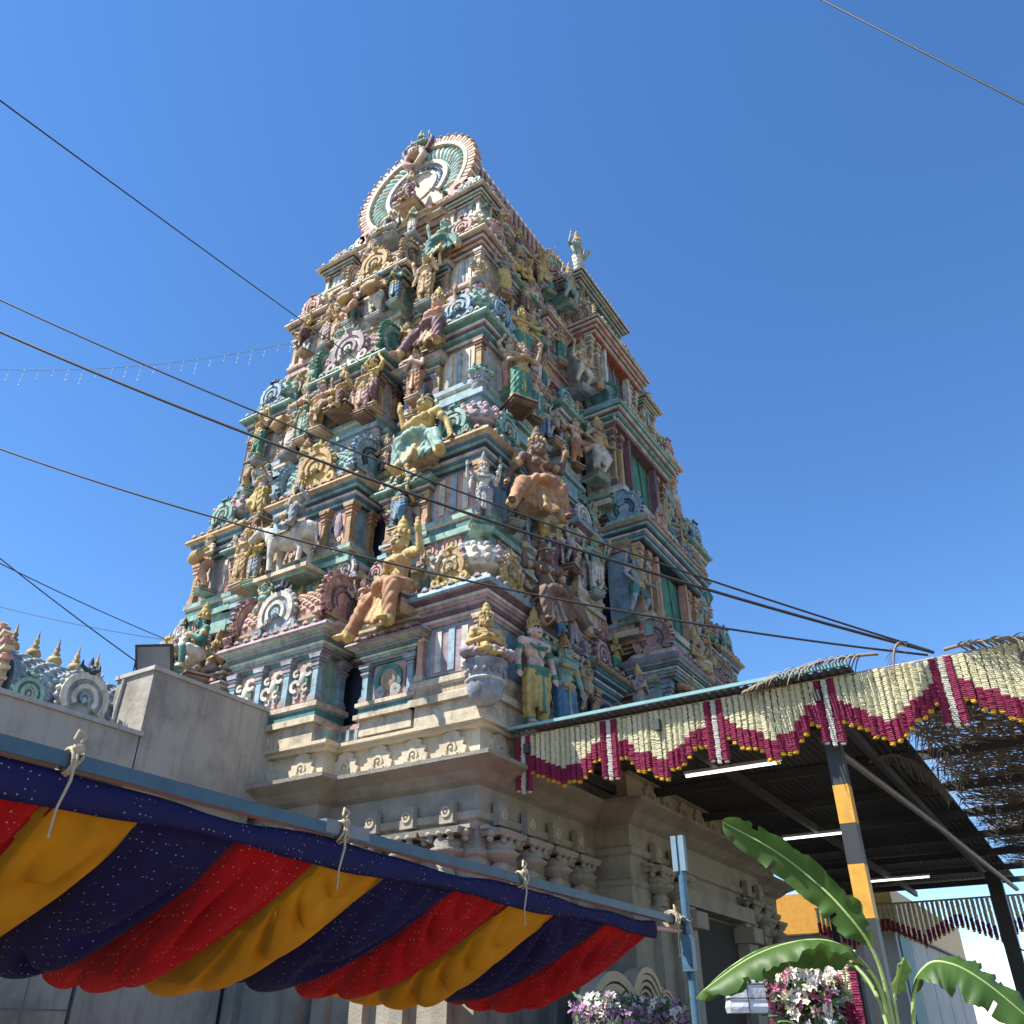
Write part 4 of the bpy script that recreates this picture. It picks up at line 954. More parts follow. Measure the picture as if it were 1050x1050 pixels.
for i in range(5):
    pts, (x0, x1, y0, y1, cx, cy, hb, hr, pl, pr) = plan(KS[i]); h = Z[i + 1] - Z[i]; f = (x1 - x0) / W; g = (y1 - y0) / L; zz = Z[i] + .22 * h; o = ORD[i]; kk = ['lady', 'hero', 'deity', 'carrier', 'lady_up', 'dancer', 'prayer', 'drummer']
    if i < 4:
        if i: attend(kk[(i * 3) % 8], x1 - 1.78 * f, y0 - .52, zz, 0, .34 * h, 'before the %s sunlit side shrine nearest the corner' % o)
        attend(kk[(i * 3 + 1) % 8], x0 + 1.78 * f, y0 - .5, zz, -.2, .36 * h, 'before the %s sunlit side shrine at the left' % o)
        attend(('seat_deity', 'seat_king')[i % 2], x0 + 1.78 * f, y0 - .1, ftop(i) + .02, -.2, .40 * h, 'on the roof of the %s sunlit side shrine at the left' % o, ped='stool' if i % 2 else (.5, .5, .1))
        attend(kk[(i * 3 + 4) % 8], x0 + .35, y0 - .5, zz + .06 * h, -.3, .36 * h, 'at the left end shrine of the %s sunlit storey' % o)
        attend(kk[(i * 5 + 2) % 8], x0 - .05, y0 + .1, Z[i] + .62 * h, -.7, .30 * h, 'on the left outline of the tower above the %s storey' % o)
        if i > 1: attend(kk[(i * 3 + 6) % 8], cx - hb * .62, y0 - pl - .55, zz, 0, .36 * h, 'left of the crowd on the %s sunlit ledge' % o)
        if i > 1: attend(kk[(i * 3 + 5) % 8], cx + hb * .9, y0 - pl - .52, zz, 0, .34 * h, 'at the right end of the crowd on the %s sunlit ledge' % o)
        attend(('dwarf', 'prayer')[i % 2], cx - hb * .5, y0 - pl - .30, Z[i] + .80 * h, 0, .26 * h, 'on the left half of the %s sunlit barrel roof' % o, ped=(.4, .4, .2))
    R_ = PI / 2
    if i:
        attend(kk[(i * 3 + 2) % 8], x1 + .52, y0 + 1.8 * g, zz, R_ - .3, .36 * h, 'before the %s shaded shrine nearest the corner' % o)
        attend(kk[(i * 3 + 3) % 8], x1 + .10, y0 + 3.15 * g, zz + .02 * h, R_ - .3, .42 * h, 'in the first shaded recess of the %s storey' % o)
        attend(kk[(i * 3 + 7) % 8], x1 + .46, y0 + 4.35 * g, zz, R_ - .3, .36 * h, 'before the pillared shrine of the %s shaded storey' % o)
    attend(('seat_deity', 'dwarf', 'seat_king')[i % 3], x1 + pr + .25, cy, Z[i] + .80 * h, R_ - .1, .34 * h, 'above the doorway lintel of the %s shaded storey' % o, ped=(.5, .5, .2))
    if i: attend(kk[(i + 1) % 8], x1 + .55, y0 + .45, zz, R_ - .5, .36 * h, 'on the shaded face of the %s corner shrine' % o)
# crowd towards the far end of the shaded side: nothing in the photo tells these apart
def crowd(pts, kinds, cols, label, group):
    for q, (x, y, z, h) in enumerate(pts):
        bc, cc = cols[q % len(cols)]
        S(kinds[q % len(kinds)], x, y, z, RZ + rnd.uniform(-.4, .2), h, bc, cc, label, group=group, ped=(.45, .6, .3))
cols = [('tan', 'teal'), ('pink', 'white'), ('grey', 'mauve'), ('ochre', 'green'), ('mint', 'lilac'), ('cream', 'blue')]
for i, zf in ((0, .16), (1, .16), (2, .15), (3, .15)):
    h = Z[i + 1] - Z[i]; pts, bb = plan(KS[i]); x1 = bb[1]; y0, y1 = bb[2], bb[3]; g = (y1 - y0) / L
    far = [(x1 + .25, y0 + t * g, Z[i] + zf * h, (1.35, 1.4, 1.3, 1.1)[i] * (.85 + .3 * rnd.random())) for t in (10.3, 12.0, 12.7, 14.1, 14.9)]
    crowd(far, ['lady', 'hero', 'guard_spear', 'deity', 'carrier', 'dancer'], cols[i:] + cols[:i], 'small painted statue crowded on the far right end of storey %s, shaded side' % ('one', 'two', 'three', 'four')[i], 'statues on the far end of the shaded side, storey %d' % (i + 1))
    up = [(x1 + .15, y0 + t * g, Z[i] + .70 * h, (1.0, 1.1, 1.05, .9)[i]) for t in (11.6, 12.6, 13.3)]
    crowd(up, ['seat_deity', 'dwarf', 'seat_king'], cols[::-1], 'little seated or squatting statue on top of the far right shrines of storey %s' % ('one', 'two', 'three', 'four')[i], 'seated statues on the far shrines, storey %d' % (i + 1))
    near = [(x1 + .30, y0 + t * g, Z[i] + .30 * h, (1.0, 1.05, 1.0, .85)[i]) for t in (3.4, 6.35, 8.4)]
    crowd(near, ['dwarf', 'prayer', 'dancer'], cols[2:] + cols[:2], 'knee-high statue squeezed between the pillars of shaded storey %s' % ('one', 'two', 'three', 'four')[i], 'small statues between the pillars, storey %d' % (i + 1))
# the grey bull carrying the bearded figure
def bull():
    o = thing('bull_statue', 'pale grey bull statue standing among figures on the second sunlit ledge', 'animal statue', (-4.5, -.62, 9.84), 0)
    pr = []; c = lambda a, b, ra, rb, m=0: pr.append(('c', a, b, ra, rb, m)); e = lambda p, r, m=0: pr.append(('e', p, r, m))
    c((.45, 0, .72), (-.30, 0, .76), .21, .24); e((-.25, 0, .95), (.15, .13, .12)); e((.1, 0, .66), (.4, .21, .22))
    c((-.36, 0, .82), (-.62, -.05, .98), .17, .11); e((-.68, -.08, .98), (.1, .1, .11)); c((-.70, -.1, .97), (-.86, -.14, .84), .09, .065)
    for sy in (-1, 1):
        c((-.64, sy * .07 - .06, 1.06), (-.62, sy * .13 - .06, 1.22), .025, .01, 1); e((-.6, sy * .14 - .06, 1.0), (.03, .06, .035)); e((-.74, sy * .07 - .1, 1.0), (.02, .015, .02), 2)
        c((-.28, sy * .12, .62), (-.30, sy * .12, .34), .10, .06); c((-.30, sy * .12, .34), (-.27, sy * .12, .05), .055, .05); e((-.28, sy * .12, .03), (.07, .06, .04), 2)
        c((.42, sy * .12, .66), (.36, sy * .13, .44), .13, .08); c((.36, sy * .13, .44), (.47, sy * .13, .30), .075, .05); c((.47, sy * .13, .30), (.44, sy * .13, .05), .05, .045); e((.43, sy * .13, .03), (.07, .06, .04), 2)
    c((.64, 0, .78), (.72, 0, .35), .03, .02); e((.72, 0, .3), (.04, .04, .07), 2)
    for i in range(10):
        a = 2 * PI * i / 10; q = 2 * PI * (i + 1) / 10
        c((-.45, .17 * math.cos(a), .86 + .17 * math.sin(a)), (-.45, .17 * math.cos(q), .86 + .17 * math.sin(q)), .02, .02, 1)
    link('body', sculpt('bull_body', pr, ['white', 'gold', 'dusk'], voxel=.016), o, Matrix.Diagonal((1.15, 1.15, 1.15, 1)), ['white'])
    b = MB(); b.box((0, .14, -.05), (1.5, .55, .09), 'cream'); b.box((0, .18, -.13), (1.3, .45, .09), 'mint'); b.obj('plinth', o)
    b = MB(); b.box((.02, 0, 1.09), (.5, .5, .05), 'sky'); b.box((.02, -.28, .93), (.46, .03, .3), 'sky'); b.box((.02, -.295, .8), (.46, .03, .04), 'gold'); b.obj('saddle_cloth', o)
bull()

# small figures lined up on the cornices between the shrine roofs; each row is one of a kind
for i in range(4):
    pts, (x0, x1, y0, y1, cx, cy, hb, hr, pl, pr) = plan(KS[i]); h = Z[i + 1] - Z[i]; g = (y1 - y0) / L; f = (x1 - x0) / W; zt = Z[i] + .715 * h
    o = ORD[i]; ks = ['hero', 'lady', 'deity', 'prayer', 'carrier', 'lady_up']
    for q, sx in enumerate((1.2 * f, 2.75 * f, 3.15 * f, W * f - 2.75 * f, W * f - 1.15 * f)):
        bc, cc = cols[(q + i) % 6]; S(ks[(q + i) % 6], x1 - sx, y0 - .08, zt, rnd.uniform(-.3, .3), .25 * h, bc, cc, 'small figure standing between the roofs of the %s sunlit storey' % o, group='small figures between the roofs, sunlit storey %d' % (i + 1), ped=(.35, .5, .1))
    for q, t in enumerate((.75, 2.75, 3.3, 5.35, 10.2, 11.2, 12.4, 13.6)):
        bc, cc = cols[(q * 5 + i) % 6]; S(ks[(q * 5 + i) % 6], x1 + .08, y0 + t * g, zt, RZ + rnd.uniform(-.5, .2), .27 * h, bc, cc, 'small figure standing between the roofs of the %s shaded storey' % o, group='small figures between the roofs, shaded storey %d' % (i + 1), ped=(.35, .5, .1))
# ---------------------------------------------------------------- ground and left-hand building
def pavement():
    m = plain('paving stone', (.20, .16, .11), .9, 0, .5, .7, .3, 18, .2)
    b = MB(); b.add([(-900, -900, 0), (900, -900, 0), (900, 900, 0), (-900, 900, 0)], [(0, 1, 2, 3)], m)
    o = b.obj('ground'); o['kind'] = 'structure'
    b = MB(); mm = plain('granite slab', (.22, .175, .12), .85, 0, .5, .9, .3, 18)
    for i in range(-8, 12):
        for j in range(-12, 4):
            x0, y0 = i * 1.2, j * 1.2
            b.box((x0 + .6, y0 + .6, .006), (1.185, 1.185, .02), mm)
    o = b.obj('pavement'); o['kind'] = 'structure'
pavement()
CC = plain('raw concrete', (.40, .365, .305), .9, 0, .75, .8, .5, 9, .3, .45)
CL = plain('concrete coping', (.44, .42, .38), .85, 0, .5, 1.0, .3, 20, .3)
def left_building():
    t = thing('concrete_building', 'grey concrete building with a tall parapet block abutting the sunlit side of the tower', 'building', (-6.45, -8.3, -.22))
    M = Matrix.Translation((7, 8, 0))
    b = MB(); b.box((-9.55, -8.65, 2.45), (9.2, 11.4, 4.9), CC)
    for z in (1.2, 2.2, 3.2, 4.2): b.box((-4.945, -7.2, z), (.012, 8.5, .014), SD)
    for y in (-3.6, -4.8, -6.0, -7.2, -8.4, -9.6): b.box((-4.944, y, 3.0), (.012, .014, 3.8), SD)
    b.box((-5.42, -1.62, 2.6), (.94, 2.52, 5.2), CC); b.obj('wall', t, M)
    b = MB(); b.box((-5.15, -8.75, 5.62), (.7, 11.7, .62), CC); b.box((-5.15, -8.75, 5.965), (.78, 11.74, .07), CL); b.box((-5.12, -8.75, 5.28), (.76, 11.7, .07), CL); b.obj('parapet_beam', t, M)
    b = MB(); b.box((-5.27, -1.26, 6.12), (.94, 3.32, 1.84), CC); b.box((-5.27, -1.26, 7.065), (1.02, 3.4, .07), CL)
    b.tube([(-5.55, -2.945, 6.0), (-5.56, -2.95, 6.5), (-5.53, -2.945, 7.0)], .035, CL, 6); b.tube([(-5.55, -2.97, 5.98), (-5.55, -2.97, 6.3)], .06, CC, 6); b.obj('parapet_block', t, M)
    b = MB(); b.box((-9.5, -8.65, 5.0), (8.6, 11.2, .16), CC); b.obj('roof_slab', t, M)
    b = MB(); wm = plain('old carved window stone', (.3, .28, .25), .85)
    for i in range(9):
        b.lathe([(.05, 0), (.09, .06), (.05, .12), (.1, .2), (.06, .3), (.09, .33)], wm, 8, T(-4.9, -8.9 + i * .22, 4.86))
    b.obj('baluster_row', t, M)['kind'] = 'stuff'
left_building()
def roof_shrine():
    t = thing('roof_shrine', 'small barrel-roofed painted shrine with a row of golden finials on the concrete roof', 'shrine', (-6.05, -4.0, 4.95))
    b = MB(); b.outline(rect(-1.0, .95, -1.15, 1.55), [(.02, .0, 'cream'), (.5, 0, 'sky'), (.52, .1, 'pink'), (.6, .14, 'teal'), (.68, .18, 'cream'), (.76, .1, 'cream')]); b.obj('base', t)
    r = barrel('barrel_roof', 2.5, 1.8, 1.35, t, T(0, .2, .76, PI / 2), c=('bluegrey', 'teal', 'sky', 'gold'), fin=False)
    big_gable('horseshoe_gable', .98, t, T(0, -1.15, .62, 0), ('pink', 'mint', 'grey', 'sky', 'cream', 'salmon'), 16)
    for i in range(5): link('finial', FIN, t, T(0, -.68 + .38 * i, 1.97, 0, .74))
    link('horseshoe_ornament', HS, t, T(1.0, .15, .9, PI / 2, 1.05), HSC[3]); link('horseshoe_ornament', HS, t, T(1.05, 1.2, .9, PI / 2, .6), HSC[7]); link('horseshoe_ornament', HS, t, T(1.05, -.75, .9, PI / 2, .6), HSC[0])
    b = MB(); b.ell((0, -1.25, 2.35), (.24, .16, .2), 'green', 10, 8)
    for i in range(7):
        a = .2 + (PI - .4) * i / 6; b.tube([(.2 * math.cos(a), -1.22, 2.4 + .15 * math.sin(a)), (.36 * math.cos(a), -1.2, 2.42 + .3 * math.sin(a))], [.06, .015], 'green', 6)
    b.obj('lion_face_crest', t)
roof_shrine()
def floodlight():
    t = thing('floodlight', 'black square floodlight on the corner of the concrete parapet block', 'floodlight', (-4.72, -2.85, 6.88), .5)
    bk = plain('black metal', (.02, .02, .022), .45, .3, .2)
    R_ = Matrix.Rotation(.5, 4, 'X')
    b = MB(); b.M = Matrix.Translation((-.08, 0, .36)) @ R_; b.box((0, 0, 0), (.62, .07, .46), bk); b.box((0, -.045, 0), (.66, .03, .5), bk)
    for i in range(7): b.box((-.26 + .087 * i, .06, 0), (.015, .06, .4), bk)
    b.obj('lamp_body', t)
    b = MB(); b.M = Matrix.Translation((-.08, 0, .36)) @ R_; b.box((0, -.064, 0), (.57, .008, .41), plain('lamp glass', (.12, .13, .15), .1)); b.obj('lens', t)
    b = MB(); b.tube([(-.42, 0, .36), (-.42, 0, .04), (.26, 0, .04), (.26, 0, .36)], .016, bk, 6); b.box((-.08, 0, .02), (.2, .12, .05), CL); b.obj('bracket', t)
    b = MB(); gl = plain('silver clamp', (.5, .5, .5), .35, .7)
    b.tube([(.12, .05, .02), (.12, .05, .22)], .02, gl, 6); b.tube([(.2, .1, .02), (.2, .1, .2)], .02, gl, 6); b.obj('clamp', t)
floodlight()

# ---------------------------------------------------------------- rail, post and draped cloth
BLU = plain('blue gloss paint', (.022, .075, .115), .4, 0, .5, 5, .08, 40, .25, .8)
BLU2 = plain('worn blue paint', (.03, .13, .20), .4, 0, .5, 9, .08, 40, .5, .8)
ROPE = plain('coir rope', (.48, .38, .25), .9, 0, .3, 30, .4, 120)
t = thing('rail', 'long blue square steel rail carrying the coloured cloth', 'rail', (3, -7, 2.98))
b = MB(); b.box((0, .2, 0), (.085, 14.6, .085), BLU); b.obj('bar', t)
b = MB(); b.box((0, .8, .02), (.095, .5, .095), plain('bare steel', (.2, .2, .2), .5, .5)); b.M = T(0, -1.05, 0); b.obj('joint_sleeve', t)
t = thing('post', 'upright blue steel post at the right end of the cloth rail', 'post', (3.08, .5, 0))
b = MB(); b.tube([(0, 0, 0), (0, 0, 4.0)], .055, BLU2, 12); b.obj('pole', t)
b = MB()
for dx, dy in ((-.055, -.03), (.055, -.03)): b.box((dx, dy, 3.83), (.075, .09, .46), plain('pale blue paint', (.18, .27, .32), .4))
b.obj('bracket', t)
b = MB(); b.box((.0, -.04, 2.6), (.15, .13, .42), BLU2); b.obj('clamp', t)
def cloth_mat(name, col, seq):
    m = bpy.data.materials.new(name); nt, N, L = nodes_of(m); bs = N['Principled BSDF']
    bs.inputs['Roughness'].default_value = .8; bs.inputs['Sheen Weight'].default_value = .0
    tc = N.new('ShaderNodeTexCoord')
    n = N.new('ShaderNodeTexNoise'); n.inputs['Scale'].default_value = 3; n.inputs['Detail'].default_value = 5
    L.new(tc.outputs['Object'], n.inputs['Vector'])
    mx = N.new('ShaderNodeMix'); mx.data_type = 'RGBA'; mx.inputs['A'].default_value = (*col, 1); mx.inputs['B'].default_value = (*[c * .6 for c in col], 1)
    L.new(n.outputs['Fac'], mx.inputs['Factor']); out = mx.outputs['Result']
    if seq:
        v = N.new('ShaderNodeTexVoronoi'); v.inputs['Scale'].default_value = seq; v.inputs['Randomness'].default_value = .45
        L.new(tc.outputs['Object'], v.inputs['Vector'])
        lt = N.new('ShaderNodeMath'); lt.operation = 'LESS_THAN'; lt.inputs[1].default_value = .12; L.new(v.outputs['Distance'], lt.inputs[0])
        m2 = N.new('ShaderNodeMix'); m2.data_type = 'RGBA'; m2.inputs['B'].default_value = (.6, .55, .5, 1)
        ml = N.new('ShaderNodeMath'); ml.operation = 'MULTIPLY'; ml.inputs[1].default_value = .75; L.new(lt.outputs[0], ml.inputs[0])
        L.new(ml.outputs[0], m2.inputs['Factor']); L.new(out, m2.inputs['A']); out = m2.outputs['Result']
    L.new(out, bs.inputs['Base Color'])
    wv = N.new('ShaderNodeTexNoise'); wv.inputs['Scale'].default_value = 11; wv.inputs['Detail'].default_value = 4; L.new(tc.outputs['Object'], wv.inputs['Vector'])
    bp = N.new('ShaderNodeBump'); bp.inputs['Strength'].default_value = .35; bp.inputs['Distance'].default_value = .03; L.new(wv.outputs['Fac'], bp.inputs['Height']); L.new(bp.outputs['Normal'], bs.inputs['Normal'])
    tr = N.new('ShaderNodeBsdfTranslucent'); L.new(out, tr.inputs['Color']); L.new(bp.outputs['Normal'], tr.inputs['Normal'])
    ms = N.new('ShaderNodeMixShader'); ms.inputs['Fac'].default_value = .42
    L.new(bs.outputs[0], ms.inputs[1]); L.new(tr.outputs[0], ms.inputs[2]); L.new(ms.outputs[0], N['Material Output'].inputs['Surface'])
    return m
CBLU = cloth_mat('dark blue sequin cloth', (.022, .017, .125), 22); CRED = cloth_mat('red sequin cloth', (.46, .005, .015), 22); CYEL = cloth_mat('mustard satin cloth', (.56, .31, .012), 0)
drape = thing('draped_cloth', 'swagged festival cloth in dark blue, red and mustard panels under the blue rail', 'cloth', (3, -6, 2.9))
DM = Matrix.Translation((-3, 6, -2.9))
yb = [-.40, -1.62, -2.74, -3.72, -4.62, -5.62, -6.40, -7.14, -7.92, -8.55, -9.15, -9.8, -10.5, -11.2, -11.9]
cs = [CRED, CBLU, CYEL, CRED, CBLU, CYEL, CRED, CBLU, CYEL, CRED, CBLU, CYEL, CRED, CBLU]
ties = [-8.55, -6.25, -3.6, .2]
def htop(y):
    d = min(abs(y - q) for q in ties); return 2.93 - .045 * min(1, d) - .01 * math.sin(y * 5)
def hbot(y): return 2.765 + .02 * math.sin(y * 2.3)
def panel_mesh(y1, y0, mat, sd):
    r = random.Random(sd); nu, nv = 36, 150; vs = []; a1, a2, a3 = r.uniform(0, 6), r.uniform(0, 6), r.uniform(0, 6); bulge = r.uniform(.25, .33); sk = r.uniform(-.5, .1)
    for i in range(nu + 1):
        f = i / nu
        for j in range(nv + 1):
            tt = j / nv; q = 2 * f - 1
            env = min(1, tt * 6) * min(1, (1 - tt) * 6)
            y = y0 + (y1 - y0) * f + .05 * math.sin(tt * 7 + a1) * env * (1 - q * q) + (.05 * math.sin(5 * tt) * env)
            y += .07 * (f - .5)
            x = 2.975 - 3.54 * tt
            z = hbot(y) + .03 - 4 * .52 * tt * (1 - tt)
            z -= bulge * (1 - q * q) * min(1, tt * 2.6) ** .8 * min(1, (1 - tt) * 4)
            # catenary wrinkles running from edge to edge, and pleats gathered at the top
            ph = tt * 40 + 5 * math.sin(tt * 5 + a2) - 9 * (1 - q * q) + sk * 6 * q + 1.2 * math.sin(tt * 11 + a2)
            w_ = (math.exp(2.0 * math.sin(ph + a1)) - 2.3) * .2
            w2 = math.sin(tt * 61 - 10 * (1 - q * q) + a3 + 2 * q)
            amp = .060 * env * (.10 + .90 * (1 - q * q)) * (1 + .5 * math.sin(tt * 9 + a3 + 2 * q))
            z += amp * w_ + .007 * env * w2 * (1 - q * q)
            pl_ = math.exp(-tt * 13) * (1 - tt) * min(1, tt * 30); x += pl_ * .06 * math.sin(f * 21 + a2 + 4 * tt) * (1 if f > .45 else .4); z += pl_ * .02 * math.cos(f * 17 + a3)
            vs.append((x, y, z))
    fs = [(i * (nv + 1) + j, i * (nv + 1) + j + 1, (i + 1) * (nv + 1) + j + 1, (i + 1) * (nv + 1) + j) for i in range(nu) for j in range(nv)]
    b = MB(); b.add(vs, fs, mat, True); return b
for i in range(len(cs)):
    o = panel_mesh(yb[i], yb[i + 1], cs[i], i + 3).obj('cloth_panel', drape, DM)
    md = o.modifiers.new('thick', 'SOLIDIFY'); md.thickness = .004
b = MB(); vs = []; n = 150
for i in range(n + 1):
    y = -.36 - 11.6 * i / n
    for j in range(6):
        q = j / 5; vs.append((3.0 - .005 + .028 * math.sin(q * 3.0) + .012 * math.sin(y * 9 + q * 3) * q, y, htop(y) * (1 - q) + (hbot(y) - .035) * q))
b.add(vs, [(i * 6 + j, i * 6 + j + 1, (i + 1) * 6 + j + 1, (i + 1) * 6 + j) for i in range(n) for j in range(5)], CBLU, True)
hb_ = b.obj('header_band', drape, DM); md = hb_.modifiers.new('thick', 'SOLIDIFY'); md.thickness = .005
for k_, y in enumerate(ties):
    t = thing('rope_tie', ('pale rope knot with a long tail at the left end of the blue rail', 'thin rope tie over the blue rail in front of the carved bracket', 'knotted rope tie over the mustard panel near the blue post', 'rope lashing joining the blue rail to the upright post')[k_], 'rope', (3, y, 2.98), 0, 'rope ties on the rail')
    b = MB(); rr = random.Random(k_)
    for q in range(3 if k_ < 3 else 6):
        o_ = rr.uniform(-.03, .03); yy = rr.uniform(-.05, .05)
        b.tube([((.06 + .012 * q) * math.cos(a), yy + o_ * math.sin(a * 2), (.062 + .01 * q) * math.sin(a)) for a in [2 * PI * i / 14 for i in range(15)]], .011, ROPE, 6)
    b.ell((.06, 0, .07), (.035, .04, .035), ROPE, 8, 6); b.tube([(.05, 0, .08), (.06, .03, .15), (.05, -.02, .17), (.06, -.04, .11)], .011, ROPE, 6)
    b.tube([(.06, 0, .05), (.085, -.015, -.12), (.08, -.05, -.28), (.09, -.06, -.36 - .1 * rr.random())], [.012, .01, .008, .007], ROPE, 6)
    if k_ == 3: b.tube([(.1, .25, .03), (.14, .3, -.1), (.1, .27, -.3), (.12, .3, -.45)], .011, ROPE, 6); b.tube([(.05, .2, .05), (.14, .36, .03), (.16, .22, -.02), (.02, .3, .06)], .016, ROPE, 6)
    b.obj('rope', t)
t = tag(MB().obj('stick') if False else thing('bamboo_stick', 'short pinkish stick poking out below the right end of the blue rail', 'stick', (2.98, -.05, 2.84)), 'short pinkish stick poking out below the right end of the blue rail', 'stick')
b = MB(); b.tube([(0, -.5, -.01), (.02, .62, .03)], .03, plain('pink cane', (.6, .36, .28), .6), 8); b.obj('cane', t)

# ---------------------------------------------------------------- steel canopy with flower valance
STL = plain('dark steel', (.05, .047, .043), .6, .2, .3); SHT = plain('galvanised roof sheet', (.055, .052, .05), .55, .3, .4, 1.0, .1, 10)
YEL = plain('traffic yellow', (.62, .31, .02), .5, 0, .4); BLK = plain('black paint', (.02, .02, .02), .5, 0, .3)
can = thing('canopy', 'open steel canopy with corrugated roof sheet and striped columns beside the tower', 'canopy', (3, 10, 0)); KM = Matrix.Translation((-3, -10, 0))
b = MB(); n = 220; vs = []
for i in range(n + 1):
    x = .32 + 5.5 * i / n; z = 5.985 + .018 * math.sin(i * PI / 2.5)
    vs += [(x, .45, z), (x, 21.0, z), (x, .45, z + .012), (x, 21.0, z + .012)]
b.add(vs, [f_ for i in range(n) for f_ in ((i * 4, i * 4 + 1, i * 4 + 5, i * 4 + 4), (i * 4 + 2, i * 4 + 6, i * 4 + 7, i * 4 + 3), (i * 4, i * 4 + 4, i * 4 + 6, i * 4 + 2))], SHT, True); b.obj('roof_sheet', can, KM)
b = MB(); b.box((3.05, .43, 6.03), (5.5, .05, .05), plain('pale teal trim', (.22, .42, .42), .4)); b.obj('edge_trim', can, KM)
for y in (.75, 2.4, 5.0, 7.6, 10.2, 12.8, 15.4, 18.0, 20.6):
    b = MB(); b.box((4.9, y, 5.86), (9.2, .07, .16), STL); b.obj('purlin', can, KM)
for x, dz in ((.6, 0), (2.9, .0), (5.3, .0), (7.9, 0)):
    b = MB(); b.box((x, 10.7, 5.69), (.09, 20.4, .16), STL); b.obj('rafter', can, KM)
b = MB(); b.tube([(4.9, 2.2, 5.58), (5.45, 9.5, 5.42), (6.0, 17.5, 5.2)], .06, plain('grey pipe', (.25, .24, .22), .5, .2), 8); b.obj('brace', can, KM)
def column(x, y, top, w_, stripes):
    c = link('column', None, can, KM @ T(x, y, 0))
    z = top; i = 0
    for ln in stripes:
        b = MB(); b.box((0, 0, z - ln / 2), (w_, w_, ln - .004), BLK if i % 2 == 0 else YEL); b.obj('band', c); z -= ln; i += 1
column(5.30, .98, 5.61, .205, (1.05, .50, .50, .64, 2.92)); column(5.55, 17.0, 5.6, .36, (5.6,)); column(.75, 18.5, 5.6, .2, (5.6,)); column(8.6, .98, 5.61, .205, (1.05, .50, .50, .64, 2.92))
LAMP = bpy.data.materials.new('lit tube'); nt, N, Lk = nodes_of(LAMP); N['Principled BSDF'].inputs['Emission Color'].default_value = (.95, 1, .95, 1); N['Principled BSDF'].inputs['Emission Strength'].default_value = 1.6
for k_, (x, y) in enumerate(((3.15, 3.05), (2.95, 9.33), (3.16, 16.6))):
    t = thing('tube_light', ('white tube light under the canopy nearest the flower valance', 'white tube light under the middle of the canopy behind the banana leaf', 'white tube light deepest under the canopy near the far fringe')[k_], 'tube light', (x, y, 5.56), 0, 'tube lights under the canopy')
    b = MB(); b.box((0, 0, .055), (1.72, .07, .05), plain('white batten', (.6, .6, .58), .5)); [b.tube([(sx * .6, 0, .07), (sx * .6, 0, .42)], .008, STL, 5) for sx in (-1, 1)]; b.obj('batten', t)
    b = MB(); b.tube([(-.83, 0, 0), (.83, 0, 0)], .022, LAMP, 8); b.obj('tube', t)

FC = plain('cream tuberose', (.76, .71, .46), .8, 0, .25, 20, .6, 90, .3); FM = plain('magenta rose petals', (.30, .010, .075), .7, 0, .5, 25, .6, 90, .1); FY = plain('yellow marigold', (.72, .42, .02), .8, 0, .3, 25, .6, 90, .1); FW = plain('white jasmine', (.68, .64, .54), .8, 0, .25, 25, .6, 90)
def string_mesh(segs, seed=0):
    """segs: (length, material, lump radius); hangs from z=0"""
    r = random.Random(seed); b = MB(); z = 0
    for ln, m, rad in segs:
        nb = max(1, int(ln / .024))
        for q in range(nb):
            zz = z - ln * (q + .5) / nb; k = ln / nb; ja = r.uniform(0, 1); dx, dy = r.uniform(-.006, .006), r.uniform(-.006, .006); rr = rad * r.uniform(.93, 1.07)
            rg = []
            for (s_, h_) in ((.62, .52), (1.0, .2), (1.0, -.15), (.66, -.5)):
                rg.append([(dx + rr * s_ * (1 + .16 * math.cos(4 * a + ja)) * math.cos(a), dy + rr * s_ * (1 + .16 * math.cos(4 * a + ja)) * math.sin(a), zz + h_ * k * 1.15) for a in [2 * PI * i / 8 for i in range(8)]])
            b.rings([list(reversed(x)) for x in rg], m, True, True, False)
        z -= ln
    return b.mesh('flower_string')
SM = {}
def fstring(q, e):
    key = (q, e)
    if key not in SM: SM[key] = string_mesh([(.33 + .38 * q / 8, FC, .044), (.25, FM, .050), (.05, FY, .036)], q * 7 + e)
    return SM[key]
STRIPM = [string_mesh([(.86, FM, .05), (.03, FW, .03)], 91), string_mesh([(.86, FW, .045), (.05, FW, .035)], 92), string_mesh([(.55, FM, .05), (.4, FM, .046)], 93)]
strips = [.50, 2.06, 3.78, 5.40, 6.92, 8.5]
places = ['leftmost panel of the flower valance, starting beside the tower', 'second flower valance panel from the tower', 'flower valance panel ending at the striped column', 'flower valance panel right of the striped column, partly under dry thatch', 'flower valance panel at the right edge of the photo under the thatch']
def vtop(x): return 5.93
for k_ in range(5):
    a, c = strips[k_] + .17, strips[k_ + 1] - .17
    t = thing('flower_valance', places[k_] + ', cream and magenta', 'flower garland', ((a + c) / 2, .62, 5.93), 0, 'flower valance panels along the canopy edge')
    n = int((c - a) / .088)
    for i in range(n + 1):
        x = a + (c - a) * i / n; f_ = 1 - abs(2 * i / n - 1); q = int(round(8 * f_ ** .9))
        o = link('flower_string', fstring(max(0, min(8, q + rnd.choice((-1, 0, 0, 0, 0, 0, 0, 0, 1)))), rnd.randrange(5)), t, T(x - (a + c) / 2, rnd.uniform(-.012, .012), rnd.uniform(-.02, .012), rnd.uniform(0, 6), (1, 1, rnd.uniform(.95, 1.05))))
    b = MB(); b.tube([(-(c - a) / 2 - .2, 0, .01), ((c - a) / 2 + .2, 0, .01)], .012, ROPE, 6); b.obj('cord', t)
